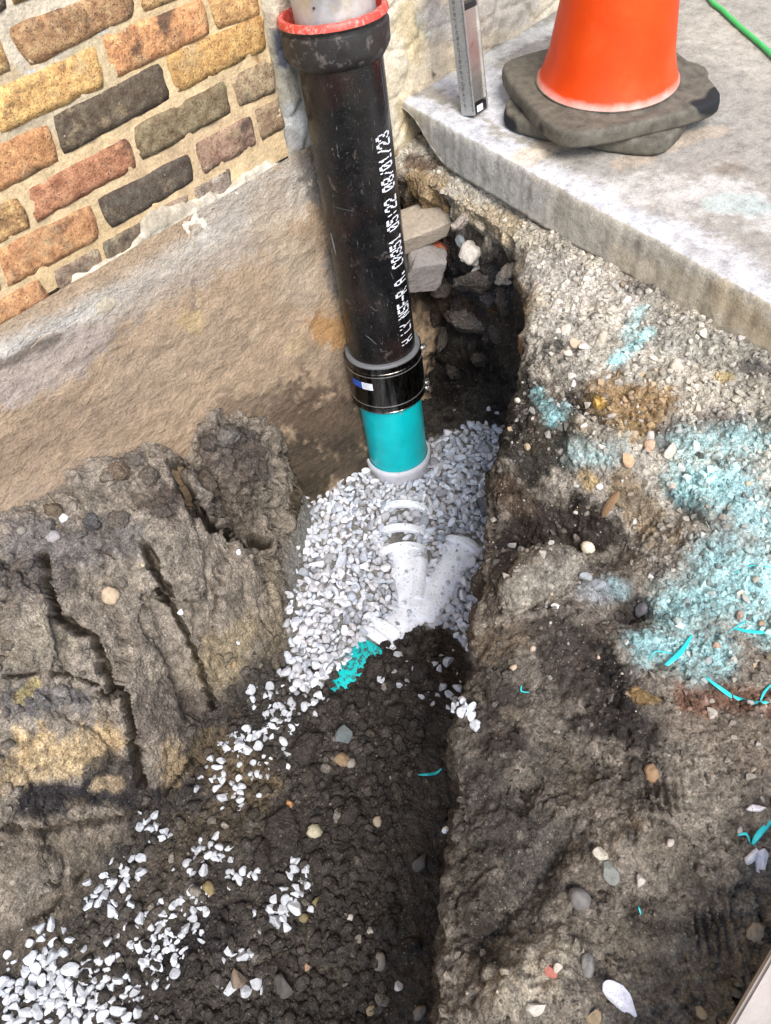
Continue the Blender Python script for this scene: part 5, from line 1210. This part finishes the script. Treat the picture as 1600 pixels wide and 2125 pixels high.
# ------------------------------------------------------------------ cable, shavings, board, film, wood
cpts = [(1440, -60), (1475, 0), (1500, 22), (1535, 55), (1570, 85), (1605, 118), (1650, 175)]
P_ = [Vector(onz(a, b, .006)) for a, b in cpts]
o = tube('extension_cable', smooth_path(P_), .0052, M['cable'], None, seg=12); tag(o, 'bright green cable lying across the pavement at the top right corner', 'cable')
SH = [([(1375, 1390), (1395, 1372), (1418, 1348), (1432, 1322)], .0038, 'broad turquoise plastic shaving standing left of the paint'), ([(1345, 1372), (1365, 1358), (1400, 1358)], .0010, 'thin turquoise curl beside the broad shaving'),
      ([(1462, 1406), (1490, 1432), (1530, 1450), (1570, 1458), (1602, 1456)], .0034, 'long curved turquoise shaving on reddish soil at the right'), ([(1572, 1455), (1582, 1432), (1602, 1418)], .0016, 'short turquoise strand crossing the long curved shaving'),
      ([(1525, 1305), (1555, 1317), (1602, 1312)], .0030, 'turquoise shaving lying in the paint at the right edge'), ([(1510, 1310), (1535, 1300), (1550, 1288)], .0010, 'fine turquoise thread above the shaving in the paint'), ([(1525, 1190), (1560, 1178), (1600, 1178)], .0010, 'fine turquoise hair in the upper paint patch'),
      ([(1082, 1425), (1090, 1435), (1100, 1438)], .0012, 'tiny turquoise curl on the dark slope of the bank'), ([(866, 1608), (885, 1606), (904, 1604), (919, 1595)], .0030, 'small turquoise plastic sliver on the dark trench floor'), ([(1558, 1755), (1575, 1728), (1602, 1700)], .0036, 'turquoise strip standing above the two white stones'), ([(1535, 1732), (1548, 1740), (1556, 1752)], .0018, 'short turquoise sliver pointing at the two white stones'), ([(1325, 1883), (1328, 1892), (1330, 1898)], .0010, 'tiny turquoise splinter below the mound')]
for pts, wd, lab in SH:
    W = []
    for i, q in enumerate(pts):
        l_, n_ = hitp(min(q[0], 1640), q[1]); W.append(l_ + n_ * (.004 + .003 * math.sin(i * 2.1)))
    W = smooth_path(W, 5); n = len(W)
    o = tube('plastic_shaving', W, [wd * (.25 + .75 * math.sin(math.pi * min(1, (k + .6) / n))) for k in range(n)], M['shaving'], None, seg=8, flat=.3); tag(o, lab, 'plastic shaving')
# board corner, bottom right
a = onz(1606, 1975, -.09); b = onz(1515, 2130, -.09); dd = (b - a) / np.linalg.norm(b - a); nn = np.array((dd[1], -dd[0], 0))
if proj(a + nn * .1)[0] < proj(a)[0]: nn = -nn
bm = bmesh.new(); vs = [bm.verts.new(a + dd * u_ + nn * v_ + np.array((0, 0, w_))) for w_ in (-.022, 0) for v_ in (0, .28) for u_ in (-.5, .6)]
for f in ((0, 1, 3, 2), (4, 6, 7, 5), (0, 4, 5, 1), (2, 3, 7, 6), (0, 2, 6, 4), (1, 5, 7, 3)): bm.faces.new([vs[i] for i in f])
bmesh.ops.bevel(bm, geom=bm.edges[:], offset=.003, segments=2, affect='EDGES')
tag(bm_obj('board', bm, M['board'], None, smooth=False), 'grey beige board lying on the bank at the bottom right corner', 'board')
# dark plastic film scrap by the gravel
l0 = [hitp(*q)[0] for q in ((985, 1050), (1020, 1022), (1040, 1040), (1030, 1085), (1000, 1075))]
c0 = sum(l0, Vector()) / 5; bm = bmesh.new(); G = []
for i in range(9):
    for j in range(7):
        u_, v_ = i / 8, j / 6; p = l0[0].lerp(l0[1], u_).lerp(l0[4].lerp(l0[3], u_), v_)
        G.append(bm.verts.new(p + Vector((0, 0, .014 + .007 * math.sin(u_ * 7 + v_ * 4) + .004 * math.sin(v_ * 11)))))
for i in range(8):
    for j in range(6): bm.faces.new((G[i * 7 + j], G[(i + 1) * 7 + j], G[(i + 1) * 7 + j + 1], G[i * 7 + j + 1]))
bmesh.ops.solidify(bm, geom=bm.faces[:], thickness=.0006)
tag(bm_obj('plastic_film', bm, M['film']), 'crumpled dark plastic scrap between the gravel and the right bank', 'plastic film')
# wood splinter
a, b = hitp(1248, 1078)[0], hitp(1283, 1028)[0]
o = tube('wood_splinter', smooth_path([a + Vector((0, 0, .006)), a.lerp(b, .5) + Vector((0, 0, .012)), b + Vector((0, 0, .010))], 6), [.001, .003, .005, .006, .0066, .0068, .0066, .0064, .006, .005, .004, .003, .001], M['wood'], None, seg=7, flat=.45, sm=False)
tag(o, 'flat splinter of brown wood lying in the dark hollow of the bank', 'wood splinter')
# dry roots and straws
for pts, lab in (([(100, 1030), (118, 1052), (135, 1062)], 'dry straw on the heap beside the footing'), ([(60, 720), (80, 700), (100, 690)], 'dry root hanging at the ledge on the far left of the footing')):
    W = [Vector(on_foot(*q)) + Vector((0, -.006, 0)) if pts[0][1] < 800 else hitp(*q)[0] + Vector((0, 0, .006)) for q in pts]
    tag(tube('dry_root', smooth_path(W, 4), .0008, M['root'], None, seg=5), lab, 'root')
print('gravel stones', NG, 'verts', len(P))
